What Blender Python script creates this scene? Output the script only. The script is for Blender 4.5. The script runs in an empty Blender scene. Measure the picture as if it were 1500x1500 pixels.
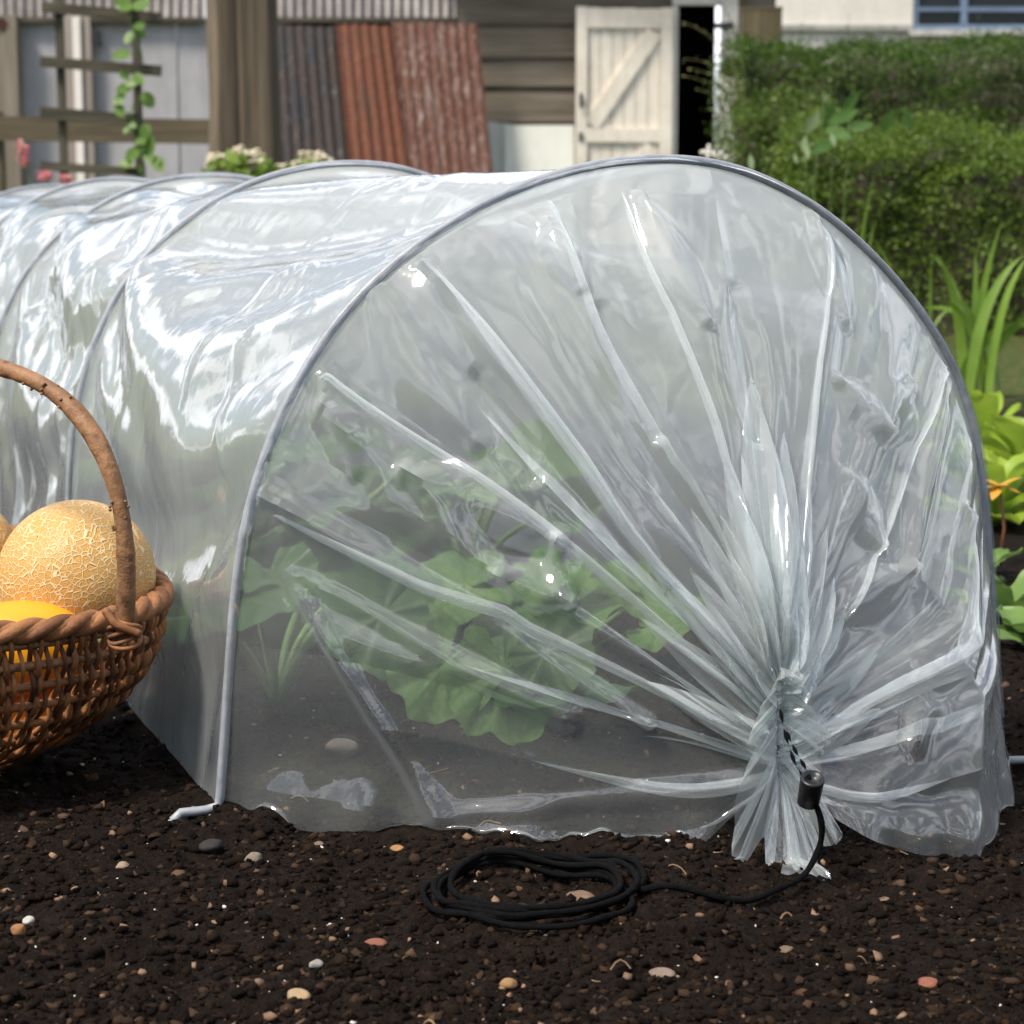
import bpy, math, random
import numpy as np
from mathutils import Vector
S = bpy.context.scene
COL = S.collection
R = math.radians
random.seed(5)

# ------------------------------------------------------------------ camera geometry (72 mm lens, eye 0.44 m above the soil)
EYE = np.array([0, 0, .44]); PITCH = math.atan(455/3000); _c, _s = math.cos(PITCH), math.sin(PITCH)
def ray(x, y):
    a, b = (x-750)/3000, -(y-750)/3000
    return np.array([a, _c+b*_s, -_s+b*_c])
def at(x, y, Y):
    r = ray(x, y); return EYE+r*(Y/r[1])
def on_ground(x, y, z=0.0):
    r = ray(x, y); return EYE+r*((z-EYE[2])/r[2])

# ------------------------------------------------------------------ noise
def _hash(i, j, seed):
    h = (i.astype(np.int64)*374761393+j.astype(np.int64)*668265263+seed*982451653) & 0x7fffffff
    h = (h ^ (h >> 13))*1274126177 & 0x7fffffff
    return ((h ^ (h >> 16)) & 0xffff)/65535.0
def vnoise(x, y, seed=0):
    i, j = np.floor(x), np.floor(y); fx, fy = x-i, y-j
    fx, fy = fx*fx*(3-2*fx), fy*fy*(3-2*fy)
    return (_hash(i, j, seed)*(1-fx)+_hash(i+1, j, seed)*fx)*(1-fy)+(_hash(i, j+1, seed)*(1-fx)+_hash(i+1, j+1, seed)*fx)*fy-.5
def ground_h(x, y):
    x, y = np.asarray(x, float), np.asarray(y, float)
    near = 1/(1+np.exp((y-3.6)*3))
    u = (x+.2109)*math.cos(R(21.3))+(y-1.4387)*math.sin(R(21.3))
    h = -.026*np.clip((u-.3)/.3, 0, 1.4)*near
    h = h+near*(.016*vnoise(x*9, y*9, 1)+.012*vnoise(x*21+3, y*21, 2)+.008*vnoise(x*47, y*47+5, 3)+.006*vnoise(x*95, y*95, 4))
    h = h+(1-near)*.05*vnoise(x*2, y*2, 5)
    refl_rise = np.clip((-1.5-y)/9, 0, 1)            # unseen rise added behind the camera to darken the film's reflections
    return h-.002+3.2*refl_rise*refl_rise*(3-2*refl_rise)*(1+.15*vnoise(x*.3, y*.3, 8))

# ------------------------------------------------------------------ object helpers
def tag(o, label=None, cat=None, group=None, kind=None):
    if label: o['label'] = label
    if cat: o['category'] = cat
    if group: o['group'] = group
    if kind: o['kind'] = kind
    return o
def thing(name, loc, label, cat, group=None):
    o = bpy.data.objects.new(name, None); COL.objects.link(o); o.location = [float(v) for v in loc]; o.empty_display_size = .05
    return tag(o, label, cat, group)
def off(parent):
    v = np.zeros(3)
    while parent is not None:
        v = v+np.array(parent.location); parent = parent.parent
    return v
class MB:
    """collects shapes (world coordinates) and links them as ONE mesh object"""
    def __init__(s): s.v = []; s.f = []; s.n = 0
    def add(s, V, F):
        V = np.asarray(V, float).reshape(-1, 3); s.v.append(V); s.f += [tuple(int(i)+s.n for i in f) for f in F]; s.n += len(V); return s
    def box(s, c, d, rot=None):
        c, d = np.asarray(c, float), np.asarray(d, float)/2
        P = np.array([(x, y, z) for z in (-1, 1) for y in (-1, 1) for x in (-1, 1)])*d
        if rot is not None: P = P@np.asarray(rot).T
        return s.add(P+c, [(0, 2, 3, 1), (4, 5, 7, 6), (0, 1, 5, 4), (2, 6, 7, 3), (0, 4, 6, 2), (1, 3, 7, 5)])
    def pbox(s, x0, x1, y0, y1, Y, th):
        """board seen between pixels, front face at depth Y, th metres thick"""
        a, b = at((x0+x1)/2, y0, Y), at((x0+x1)/2, y1, Y); l, r = at(x0, (y0+y1)/2, Y), at(x1, (y0+y1)/2, Y)
        return s.box([(l[0]+r[0])/2, Y+th/2, (a[2]+b[2])/2], [r[0]-l[0], th, a[2]-b[2]])
    def beam(s, A, B, w, th, up=(0, -1, 0)):
        A, B = np.asarray(A, float), np.asarray(B, float); d = B-A; L = np.linalg.norm(d); d /= L
        n = np.asarray(up, float); n = n-d*(n@d); n /= np.linalg.norm(n); e = np.cross(n, d)
        return s.box((A+B)/2, (L, w, th), np.stack([d, e, n], 1))
    def tube(s, P, r, n=8, cap=True, flat=1.0):
        P = np.asarray(P, float); m = len(P); r = np.broadcast_to(np.asarray(r, float), (m,))
        T = np.gradient(P, axis=0); T /= np.linalg.norm(T, axis=1, keepdims=True)+1e-12
        a = np.array([0, 0, 1.]) if abs(T[0, 2]) < .9 else np.array([1., 0, 0])
        N = np.empty_like(P)
        for i in range(m):
            a = a-T[i]*(a@T[i]); a /= np.linalg.norm(a)+1e-12; N[i] = a
        Bn = np.cross(T, N); th = np.arange(n)*2*math.pi/n
        V = P[:, None]+r[:, None, None]*(np.cos(th)[None, :, None]*N[:, None]+flat*np.sin(th)[None, :, None]*Bn[:, None])
        F = [(i*n+k, i*n+(k+1) % n, (i+1)*n+(k+1) % n, (i+1)*n+k) for i in range(m-1) for k in range(n)]
        if cap: F += [tuple(range(n-1, -1, -1)), tuple((m-1)*n+k for k in range(n))]
        return s.add(V.reshape(-1, 3), F)
    def grid(s, W, flip=False, close=False):
        nu, ns = W.shape[:2]; i = np.arange(nu*ns).reshape(nu, ns)
        if close: i = np.concatenate([i, i[:1]], 0)
        F = np.stack([i[:-1, :-1], i[1:, :-1], i[1:, 1:], i[:-1, 1:]], -1).reshape(-1, 4)
        if flip: F = F[:, ::-1]
        return s.add(W.reshape(-1, 3), F)
    def build(s, name, mat, parent=None, smooth=False, sub=0):
        me = bpy.data.meshes.new(name); V = np.concatenate(s.v)-off(parent)
        me.from_pydata(V.tolist(), [], s.f); me.update()
        if smooth: me.polygons.foreach_set('use_smooth', [True]*len(me.polygons))
        me.materials.append(mat)
        o = bpy.data.objects.new(name, me); COL.objects.link(o); o.parent = parent
        if sub:
            m = o.modifiers.new('subdivision', 'SUBSURF'); m.levels = m.render_levels = sub
        return o

# ------------------------------------------------------------------ materials
class NT:
    def __init__(s, name):
        s.m = bpy.data.materials.new(name); s.m.use_nodes = True; s.nt = s.m.node_tree; s.nt.nodes.clear()
        s.out = s.N('ShaderNodeOutputMaterial'); s.tc = s.N('ShaderNodeTexCoord').outputs['Object']
    def N(s, t): return s.nt.nodes.new(t)
    def L(s, a, b): s.nt.links.new(a, b)
    def set(s, sock, v):
        if isinstance(v, bpy.types.NodeSocket): s.L(v, sock)
        elif isinstance(v, (tuple, list)): sock.default_value = (*v, 1) if len(v) == 3 and len(sock.default_value) == 4 else v
        else: sock.default_value = v
    def math(s, op, a, b=None, clamp=False):
        n = s.N('ShaderNodeMath'); n.operation = op; n.use_clamp = clamp; s.set(n.inputs[0], a)
        if b is not None: s.set(n.inputs[1], b)
        return n.outputs[0]
    def vec(s, scale=(1, 1, 1), rot=(0, 0, 0), loc=(0, 0, 0)):
        n = s.N('ShaderNodeMapping'); s.L(s.tc, n.inputs[0]); n.inputs['Scale'].default_value = scale; n.inputs['Rotation'].default_value = rot; n.inputs['Location'].default_value = loc
        return n.outputs[0]
    def noise(s, scale, detail=4, rough=.6, vec=None, dist=0):
        n = s.N('ShaderNodeTexNoise'); s.L(vec if vec is not None else s.tc, n.inputs['Vector'])
        n.inputs['Scale'].default_value = scale; n.inputs['Detail'].default_value = detail; n.inputs['Roughness'].default_value = rough; n.inputs['Distortion'].default_value = dist
        return n.outputs['Fac']
    def vor(s, scale, feature='F1', vec=None, out='Distance'):
        n = s.N('ShaderNodeTexVoronoi'); n.feature = feature; n.inputs['Scale'].default_value = scale; s.L(vec if vec is not None else s.tc, n.inputs['Vector'])
        return n.outputs[out]
    def ramp(s, fac, *stops):
        n = s.N('ShaderNodeValToRGB'); s.L(fac, n.inputs[0]); e = n.color_ramp.elements
        while len(e) < len(stops): e.new(.5)
        for k, (p, c) in enumerate(stops):
            e[k].position = p; e[k].color = (*c, 1) if not isinstance(c, (int, float)) else (c, c, c, 1)
        return n.outputs[0]
    def mix(s, f, a, b, mode='MIX'):
        n = s.N('ShaderNodeMix'); n.data_type = 'RGBA'; n.blend_type = mode
        s.set(n.inputs[0], f); s.set(n.inputs[6], a); s.set(n.inputs[7], b); return n.outputs[2]
    def bump(s, h, dist, strength=1.0):
        n = s.N('ShaderNodeBump'); n.inputs['Strength'].default_value = strength; n.inputs['Distance'].default_value = dist; s.L(h, n.inputs['Height']); return n.outputs[0]
    def principled(s, col, rough=.8, bump=None, spec=.5, metal=0, trans=0, sss=0):
        b = s.N('ShaderNodeBsdfPrincipled'); s.set(b.inputs['Base Color'], col); s.set(b.inputs['Roughness'], rough)
        b.inputs['Specular IOR Level'].default_value = spec; b.inputs['Metallic'].default_value = metal
        if sss: b.inputs['Subsurface Weight'].default_value = sss; b.inputs['Subsurface Scale'].default_value = .01
        if bump is not None: s.L(bump, b.inputs['Normal'])
        sh = b.outputs[0]
        if trans:
            t = s.N('ShaderNodeBsdfTranslucent'); s.set(t.inputs[0], col); mx = s.N('ShaderNodeMixShader'); mx.inputs[0].default_value = trans
            s.L(sh, mx.inputs[1]); s.L(t.outputs[0], mx.inputs[2]); sh = mx.outputs[0]
        s.L(sh, s.out.inputs[0]); return s.m
def m_wood(name, dark, light, along='z', scale=1.0, rough=.85):
    n = NT(name); sc = {'x': (1.2, 22, 22), 'z': (22, 22, 1.2)}[along]
    v = n.vec(tuple(q*scale for q in sc)); a = n.noise(1.0, 6, .65, v, .4); b = n.noise(2.2*scale, 3)
    c = n.ramp(a, (.28, tuple(.55*q for q in dark)), (.45, dark), (.72, light))
    c = n.mix(n.math('MULTIPLY', b, .55), c, tuple(.6*q for q in dark))
    return n.principled(c, rough, n.bump(a, .004))
def m_paint(name, col, dirt, amount=.5, scale=3, rough=.6):
    n = NT(name); a = n.noise(scale, 6, .7); b = n.noise(scale*9, 3, .7, n.vec((1, 1, .25)))
    f = n.ramp(n.math('ADD', n.math('MULTIPLY', a, .6), n.math('MULTIPLY', b, .4)), (.5-.18*amount, 1.0), (.62, 0.0))
    return n.principled(n.mix(n.math('MULTIPLY', f, amount), col, dirt), rough, n.bump(b, .002))
def m_plain(name, col, rough=.6, var=.25, scale=8, spec=.4, trans=0, metal=0):
    n = NT(name); a = n.noise(scale, 4)
    c = n.ramp(a, (.3, tuple(q*(1-var) for q in col)), (.7, tuple(min(1, q*(1+var)) for q in col)))
    return n.principled(c, rough, n.bump(a, .001), spec, metal, trans)
def m_leaf(name, dark, light, trans=.35, scale=30, rough=.45):
    n = NT(name); g = n.N('ShaderNodeNewGeometry'); a = n.noise(scale, 2)
    f = n.math('ADD', n.math('MULTIPLY', a, .62), n.math('MULTIPLY', g.outputs['Random Per Island'], .38))
    return n.principled(n.ramp(f, (.2, dark), (.8, light)), rough, None, .35, 0, trans)
def m_soil():
    n = NT('soil'); a = n.noise(160, 4, .7); b = n.noise(14, 4); c = n.noise(420, 2, .6)
    col = n.ramp(a, (.3, (.0035, .0022, .0016)), (.55, (.0095, .006, .0042)), (.78, (.025, .015, .010)))
    col = n.mix(n.ramp(b, (.35, 0.0), (.7, .55)), col, (.006, .0045, .004))
    # beyond the dug bed: dry trodden earth and short grass
    sx = n.N('ShaderNodeSeparateXYZ'); n.L(n.tc, sx.inputs[0])
    far = n.ramp(n.math('ADD', n.math('MULTIPLY', n.math('ADD', n.math('ABSOLUTE', n.math('SUBTRACT', sx.outputs[1], .9)), .9), .1), n.math('MULTIPLY', n.noise(2.5, 3), .12)), (.46, 0.0), (.54, 1.0))
    grass = n.ramp(n.noise(30, 5, .7), (.45, (.03, .055, .012)), (.72, (.15, .11, .055)))
    col = n.mix(far, col, grass)
    h = n.math('ADD', a, n.math('MULTIPLY', c, .4))
    return n.principled(col, .95, n.bump(h, .004), .08)
def m_crumb():
    n = NT('soil crumbs'); g = n.N('ShaderNodeNewGeometry'); r = g.outputs['Random Per Island']
    col = n.ramp(r, (0, (.003, .002, .0015)), (.55, (.008, .0048, .0033)), (.85, (.019, .0113, .0072)), (.97, (.040, .024, .015)), (1, (.09, .055, .035)))
    a = n.noise(500, 3); return n.principled(col, .95, n.bump(a, .001), .08)
def m_film(name='clear polythene film', FILM_HAZE=.115, tint=(.97, .985, .98, 1), TOP_VEIL=.20, BLUR=.16):
    n = NT(name)
    big = n.noise(11, 2, .5, n.vec((1, 1, 1)), 1.2); mid = n.noise(38, 2, .5, None, .8); fine = n.noise(150, 2)
    h = n.math('ADD', n.math('ADD', n.math('MULTIPLY', big, 1.0), n.math('MULTIPLY', mid, .30)), n.math('MULTIPLY', fine, .03))
    bp = n.bump(h, .005, .20)
    lw = n.N('ShaderNodeLayerWeight'); lw.inputs['Blend'].default_value = .5; n.L(bp, lw.inputs['Normal'])
    lg = n.N('ShaderNodeLayerWeight'); lg.inputs['Blend'].default_value = .5
    cs = n.math('MAXIMUM', n.math('SUBTRACT', 1, lg.outputs['Facing']), .10)
    F = n.math('ADD', n.math('MULTIPLY', n.math('POWER', lw.outputs['Facing'], 5.0), .95), .045)
    Rf = n.math('DIVIDE', n.math('MULTIPLY', F, 2), n.math('ADD', F, 1), True)
    # extra haze painted into the upper film for the veil of sky light
    sp = n.N('ShaderNodeSeparateXYZ'); n.L(n.tc, sp.inputs[0])
    top_veil = n.math('MULTIPLY', n.ramp(n.math('ADD', sp.outputs[2], n.math('MULTIPLY', n.math('SUBTRACT', n.noise(7, 3), .5), .25)), (.10, 0.0), (.42, 1.0)), TOP_VEIL)
    tau = n.math('ADD', top_veil, FILM_HAZE)
    haze = n.math('SUBTRACT', 1, n.math('POWER', 2.718, n.math('MULTIPLY', n.math('DIVIDE', tau, cs), -1.0)), True)
    tr = n.N('ShaderNodeBsdfTransparent'); tr.inputs[0].default_value = tint
    di = n.N('ShaderNodeBsdfDiffuse'); di.inputs[0].default_value = (.86, .905, .925, 1)
    tl = n.N('ShaderNodeBsdfTranslucent'); tl.inputs[0].default_value = (.86, .905, .925, 1)
    mm = n.N('ShaderNodeMixShader'); mm.inputs[0].default_value = .5; n.L(di.outputs[0], mm.inputs[1]); n.L(tl.outputs[0], mm.inputs[2])
    m1 = n.N('ShaderNodeMixShader'); n.L(haze, m1.inputs[0])
    rf = n.N('ShaderNodeBsdfRefraction'); rf.inputs['IOR'].default_value = 1.045; rf.inputs['Roughness'].default_value = .30; rf.inputs[0].default_value = (.97, .985, .98, 1)
    m0 = n.N('ShaderNodeMixShader'); m0.inputs[0].default_value = BLUR; n.L(tr.outputs[0], m0.inputs[1]); n.L(rf.outputs[0], m0.inputs[2])
    n.L(m0.outputs[0], m1.inputs[1]); n.L(mm.outputs[0], m1.inputs[2])
    gl = n.N('ShaderNodeBsdfGlossy'); gl.inputs['Roughness'].default_value = .05; n.L(bp, gl.inputs['Normal'])
    m2 = n.N('ShaderNodeMixShader'); n.L(Rf, m2.inputs[0]); n.L(m1.outputs[0], m2.inputs[1]); n.L(gl.outputs[0], m2.inputs[2])
    n.L(m2.outputs[0], n.out.inputs[0]); return n.m
# ------------------------------------------------------------------ film simulation (plain numpy, deterministic)
rng = np.random.default_rng(7)
TL = np.array([-0.2109, 1.4387, 0.0]); TANG = math.radians(21.3)
AX = np.array([-math.sin(TANG), math.cos(TANG), 0.0]); HD = np.array([math.cos(TANG), math.sin(TANG), 0.0])
def tun(u, a, z): return TL + HD*u + AX*a + np.array([0, 0, z])
SP = 0.70
HOOP = np.array([(0,0),(.009,.097),(.013,.147),(.022,.211),(.043,.274),(.069,.322),(.098,.362),(.147,.404),(.2,.435),(.242,.453),(.297,.467),(.350,.471),(.388,.469),(.423,.461),(.477,.437),(.515,.411),(.566,.365),(.606,.315),(.631,.26),(.646,.18),(.654,.099),(.664,.005),(.669,-.024)])
def resample(P, n):
    # smooth the traced polyline, then even spacing
    d = np.r_[0, np.cumsum(np.linalg.norm(np.diff(P, axis=0), axis=1))]
    t = np.linspace(0, d[-1], 400)
    Q = np.stack([np.interp(t, d, P[:, k]) for k in range(P.shape[1])], 1)
    for _ in range(120):
        Q[1:-1] = .5*Q[1:-1] + .25*(Q[:-2]+Q[2:])
    d = np.r_[0, np.cumsum(np.linalg.norm(np.diff(Q, axis=0), axis=1))]
    t = np.linspace(0, d[-1], n)
    return np.stack([np.interp(t, d, Q[:, k]) for k in range(P.shape[1])], 1), d[-1]
def hoop_curve(k, n):
    H, P = resample(HOOP, n)
    H = H.copy(); zt = H[:, 1].clip(0)/.47
    H[:, 1] *= [1, 1.018, 1.01, 1.015, 1.0][k]
    H[:, 0] += zt**2*[0, -.03, -.02, -.015, -.02][k]
    return H, P
def hoop_wire(k, n):
    H, P = hoop_curve(k, n); N = np.gradient(H, axis=0); N = np.stack([-N[:, 1], N[:, 0]], 1); N /= np.linalg.norm(N, axis=1, keepdims=True)
    return H+N*.0022

class Sheet:
    def __init__(s, X, ru, rs, w):
        s.X = X; s.ru, s.rs = ru, rs; s.w = w; s.V = np.zeros_like(X)
    def proj(s, A, B, wa, wb, L, k, one_sided=0):
        D = B-A; d = np.sqrt((D*D).sum(-1, keepdims=True))+1e-12
        c = (d-L)/d
        if one_sided < 0: c = np.minimum(c, 0)
        W = wa+wb; W = np.where(W == 0, 1, W)
        D *= c/W*k
        A += wa*D; B -= wb*D
    def relax(s, kb):
        X, w, P = s.X, s.w, s.proj
        ru = s.ru; rs = np.broadcast_to(np.asarray(s.rs, float).reshape(-1, 1, 1), (X.shape[0], 1, 1)); dg = np.hypot(ru, rs)
        for p in (0, 1):
            n = (X.shape[0]-p)//2*2+p
            P(X[p:n:2], X[p+1:n:2], w[p:n:2], w[p+1:n:2], ru, 1)
        for p in (0, 1):
            n = (X.shape[1]-p)//2*2+p
            P(X[:, p:n:2], X[:, p+1:n:2], w[:, p:n:2], w[:, p+1:n:2], rs, 1)
        for p in (0, 1):
            n = (X.shape[0]-p)//2*2+p
            P(X[p:n:2, :-1], X[p+1:n:2, 1:], w[p:n:2, :-1], w[p+1:n:2, 1:], dg[p:n:2], .8)
            P(X[p:n:2, 1:], X[p+1:n:2, :-1], w[p:n:2, 1:], w[p+1:n:2, :-1], dg[p:n:2], .8)
        for h, kk in kb:
            if kk > 0:
                D = X[h:]-X[:-h]; d = np.sqrt((D*D).sum(-1, keepdims=True))+1e-12
                D *= np.minimum((d-ru*h)/d, 0)*kk*.25
                X[:-h] += D*(w[:-h] > 0); X[h:] -= D*(w[h:] > 0)
                D = X[:, h:]-X[:, :-h]; d = np.sqrt((D*D).sum(-1, keepdims=True))+1e-12
                D *= np.minimum((d-rs*h)/d, 0)*kk*.25
                X[:, :-h] += D*(w[:, :-h] > 0); X[:, h:] -= D*(w[:, h:] > 0)
    def run(s, steps, iters, dt, g, damp, kb, floor, hook=None):
        for st in range(steps):
            X0 = s.X.copy()
            s.V[..., 2] -= g*dt
            s.V *= damp*(s.w > 0)
            s.X += s.V*dt
            for _ in range(iters):
                s.relax(kb)
                if hook: hook(s.X, st/steps)
                F = floor(s.X)
                s.X[..., 2] = np.where(s.w[..., 0] > 0, np.maximum(s.X[..., 2], F), s.X[..., 2])
            s.V = (s.X-X0)/dt
            m = np.sqrt((s.V**2).sum(-1, keepdims=True)); s.V *= np.minimum(1, 2.0/(m+1e-9))

def upsample(X, nu, ns):
    def lin(X, n, ax):
        m = X.shape[ax]; t = np.linspace(0, m-1, n); i = np.minimum(t.astype(int), m-2); f = t-i
        sh = [1, 1, 1]; sh[ax] = n; f = f.reshape(sh)
        return np.take(X, i, ax)*(1-f)+np.take(X, i+1, ax)*f
    return lin(lin(X, nu, 0), ns, 1)
# ---- the gathered end: film folded in Z pleats that open from the drawstring neck out to the first hoop
GU, GA, GZ = 0.346, -0.20, 0.086           # neck centre in tunnel coordinates (across, along, up)
GC = tun(GU, GA, GZ)
def sstep(x, a, b):
    t = np.clip((x-a)/(b-a), 0, 1); return t*t*(3-2*t)
#        t along hoop, v where the pleat starts, weight, tilt (out of plane), lean (-1/+1 which edge is in front)
PLEATS = [(.172, .04, .9, .40, 1), (.252, .03, 1.5, .55, 1), (.302, .26, .8, .6, -1), (.342, .05, 1.3, 1.0, 1), (.424, .04, 1.3, .9, 1),
          (.470, .06, 1.2, .9, 1), (.530, .08, 3.4, .40, -1), (.607, .05, 3.0, .35, 1), (.668, .45, .8, .6, -1), (.735, .03, 2.4, .40, 1), (.79, .50, .8, .5, -1), (.835, .08, 1.7, .5, 1), (.91, .35, .9, .5, -1),
          (.12, .40, .7, .5, -1), (.06, .55, .7, .5, 1), (.215, .58, .5, .6, -1), (.385, .55, .6, .7, 1), (.70, .66, .6, .6, -1), (.865, .66, .5, .6, 1), (.945, .6, .6, .5, 1)]
_e = np.random.default_rng(5)
PLEATS += [(float(s_), float(_e.uniform(.74, .88)), float(_e.uniform(.25, .6)), float(_e.uniform(.6, 1.1)), int(_e.choice([-1, 1]))) for s_ in (.018, .095, .193, .265, .32, .404, .437, .482, .575, .622, .652, .718, .75, .81, .882, .97)]
PLEATS.sort()
def base_end(s, v):
    """unfolded guide surface: s along the hoop 0..1, v hoop -> neck; tunnel coordinates"""
    s = np.clip(s, 0, 1)
    Hc, P = hoop_curve(0, 600); i = s*599
    h = np.stack([np.interp(i, np.arange(600), Hc[:, 0]), 0*s, np.interp(i, np.arange(600), Hc[:, 1])], -1)
    th = math.radians(-72)-s*math.radians(392)
    pull = np.array([.10, -.95, -.25]); pull /= np.linalg.norm(pull)
    r = np.stack([GU+.0010*np.cos(th), GA+0*s, GZ+.036*np.sin(th)], -1)
    v_ = np.minimum(v, 1)[..., None]
    X = h*(1-v_)+r*v_
    # the hem lies along the soil on the left, and the right side hangs in front of the hoop leg before it runs back to the neck
    wl = np.clip(1-s/.10, 0, 1)[..., None]; hem = np.sin(np.pi*np.clip(v_, 0, 1)**.9)
    X = X+wl*hem*np.array([-.006, -.014, -.004])+wl*np.array([0, -.006, -.075])*v_*(1-v_**7)
    wq = np.clip(1-(1-s)/.09, 0, 1)[..., None]; X = X+wq*np.array([0, -.004, -.032])*v_*(1-v_**7)
    wr = sstep(s, .70, .93)[..., None]; kn = np.minimum(v_/.50, (1-v_)/.50).clip(0); wq = np.clip(1-(1-s)/.16, 0, 1)[..., None]; kn = kn*(1-wq)+.93*np.sin(np.pi*np.clip(v_, 0, 1)).clip(0)**.8*wq
    kz = h[..., 2:]*.62+.0
    lo_ = np.clip(1-kz/.10, 0, 1); K = np.concatenate([.545-.035*lo_, -.165-.045*lo_, kz], -1)
    X = X+wr*kn*(K-(h*.5+r*.5))
    # belly of the free film
    X = X+np.array([0, -1., .25])*(.016*np.sin(np.pi*np.clip(v_, 0, 1)))*(1-wl)*(1-wr)
    # the skirt past the string
    ex = np.maximum(v-1, 0)[..., None]
    rad = np.stack([np.cos(th), 0*th, np.sin(th)], -1)
    a = np.degrees(np.arctan2(np.sin(th), np.cos(th)))
    ln = np.interp(a, [-180, -150, -120, -95, -70, -30, 30, 100, 180], [.030, .042, .036, .086, .040, .024, .020, .016, .024])[..., None]
    ln = ln*(1+.16*np.sin(s*37+1)[..., None]+.10*np.sin(s*83)[..., None])
    X = X+ln*(ex*(pull*.75+np.array([0, 0, -.30]))+ex**1.25*rad*np.array([1.25, 1, .7])+ex**2*np.array([-.12, 0, -.42]))
    return X
def front_film(creases, seed=11, vlo=0.0, slo=0.0, shi=1.0, lift=0.0, wedges=()):
    Hc, P = hoop_curve(0, 50)
    nv, nsk = 170, 12
    V = np.r_[np.linspace(0, 1, nv)**.92, 1+np.linspace(0, 1, nsk+1)[1:]]
    q = np.random.default_rng(seed); K = len(PLEATS)
    tk, vk, wk, ti, le = [np.array([p[i] for p in PLEATS], float) for i in range(5)]
    wav = q.uniform(0, 6.28, (K, 3)); KX = np.array([0, .16, .32, .47, .62, .78, 1]); wid = np.clip(q.normal(1, .30, (K, 7)), .45, 1.6); path = np.cumsum(q.normal(0, .008, (K, 7)), 1)
    rows = []
    for v in V:
        vv = min(v, 1.0)
        g = np.clip((vv-vk)/(1-vk), 0, 1)
        w = wk*(g**1.15)
        ring = .10
        e = 1-((1-vv)*1.0+vv*ring); e = max(e-.03*vv, 0)
        if v > 1: e *= 1-.30*(v-1)
        w = w*(e/2)/max((wk*(g**1.15)).sum(), 1e-6) if e > 0 else w*0
        gap = np.diff(np.r_[0, tk, 1]); lim = np.minimum(gap[:-1], gap[1:])*.95
        w = np.minimum(w, lim)+1e-5
        w = w*(1+.06*np.sin(vv*9+wav[:, 0]))
        w = w*np.array([np.interp(vv, KX, wid[k]) for k in range(K)]); w = np.minimum(w, lim)
        cen = tk+np.clip(np.array([np.interp(vv, KX, path[k]) for k in range(K)])*g, -.22*np.minimum(gap[:-1], gap[1:]), .22*np.minimum(gap[:-1], gap[1:]))
        w = np.minimum(w, 1.1*np.minimum(np.diff(np.r_[0, cen]), np.diff(np.r_[cen, 1]))*.8)
        a = cen-w/2; b = a+w
        # columns: knots at every fold edge so that the folds stay sharp
        m, x, d = [], [], []
        kn = [0.0]
        for k in range(K): kn += [a[k], b[k]]
        kn += [1.0]; kn = np.array(kn)
        sl = np.where(np.arange(len(kn)-1) % 2 == 0, 1, -1)
        xs = np.r_[0, np.cumsum(np.diff(kn)*sl)]
        hs = np.zeros(len(kn))
        for k in range(K):
            hgt = w[k]*P*ti[k]*(.6+.4*math.sin(vv*6+wav[k, 2]))*(1-.35*max(0, vv-.8)/.2)
            hs[1+2*k] = hgt*.75*le[k]+.0014*g[k]; hs[2+2*k] = -hgt*.45*le[k]-.0006*g[k]
        for j in range(len(kn)-1):
            n = 7 if j % 2 else max(6, int(math.ceil((np.r_[tk, 1]-np.r_[0, tk])[j//2]*P/(.0028 if tk[min(j//2, K-1)] < .16 else .005))))
            f = np.linspace(0, 1, n, endpoint=False)
            m.append(kn[j]+(kn[j+1]-kn[j])*f); x.append(xs[j]+(xs[j+1]-xs[j])*f)
            bul = w[j//2]*P*.55*ti[j//2]*le[j//2]*np.sin(np.pi*f) if j % 2 else 0
            if j % 2 == 0: bul = .10*(kn[j+1]-kn[j])*P*math.sin(math.pi*min(vv*1.0, 1)**.7)*math.sin(j*2.1+vv*3)*np.sin(np.pi*f)
            d.append(hs[j]+(hs[j+1]-hs[j])*f+bul)
        m = np.r_[np.concatenate(m), 1.0]; x = np.r_[np.concatenate(x), xs[-1]]; d = np.r_[np.concatenate(d), 0]
        # keep every panel centred on its own ray so that the pleats run straight to the neck
        s_ = x/xs[-1]; lo, hi = np.r_[0, b], np.r_[a, 1]; mc = (lo+hi)/2; mc[0], mc[-1] = 0, 1
        kx = xs/xs[-1]; sc = (kx[0::2]+kx[1::2])/2; sc[0], sc[-1] = 0, 1
        s_ = s_+np.interp(m, mc, mc-sc)
        s_ = s_+math.sin(math.pi*vv)*(.010*np.sin(m*9+1.3)+.006*np.sin(m*23+vv*4))*np.minimum(1, np.minimum(m, 1-m)*12)
        rows.append((m, s_, d))
    M = np.stack([r[0] for r in rows], 1); Sx = np.stack([r[1] for r in rows], 1); D = np.stack([r[2] for r in rows], 1)
    Vg = np.broadcast_to(V[None], Sx.shape)
    if wedges:      # a folded-over layer: pointed tongues that widen into the neck
        vs = np.ones_like(Sx)
        for (sc_, hw_, ln_) in wedges: vs = np.minimum(vs, 1-ln_*np.clip(1-np.abs(Sx-sc_)/hw_, 0, 1)**.8)
        Vg = np.maximum(Vg, vs); D = D*np.clip((Vg-vs)/.12, 0, 1)*(vs < 1)
    X = base_end(Sx, Vg)
    # out of plane direction: from the surface itself
    dS = base_end(np.clip(Sx+.01, 0, 1), np.minimum(Vg, .97))-base_end(np.clip(Sx-.01, 0, 1), np.minimum(Vg, .97)); dV = base_end(Sx, np.minimum(Vg, .96)+.01)-base_end(Sx, np.minimum(Vg, .96)-.01)
    N = np.cross(dS, dV); N /= np.linalg.norm(N, axis=-1, keepdims=True)+1e-9
    N *= np.where(N[..., 1:2] > 0, -1, 1)
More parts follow.
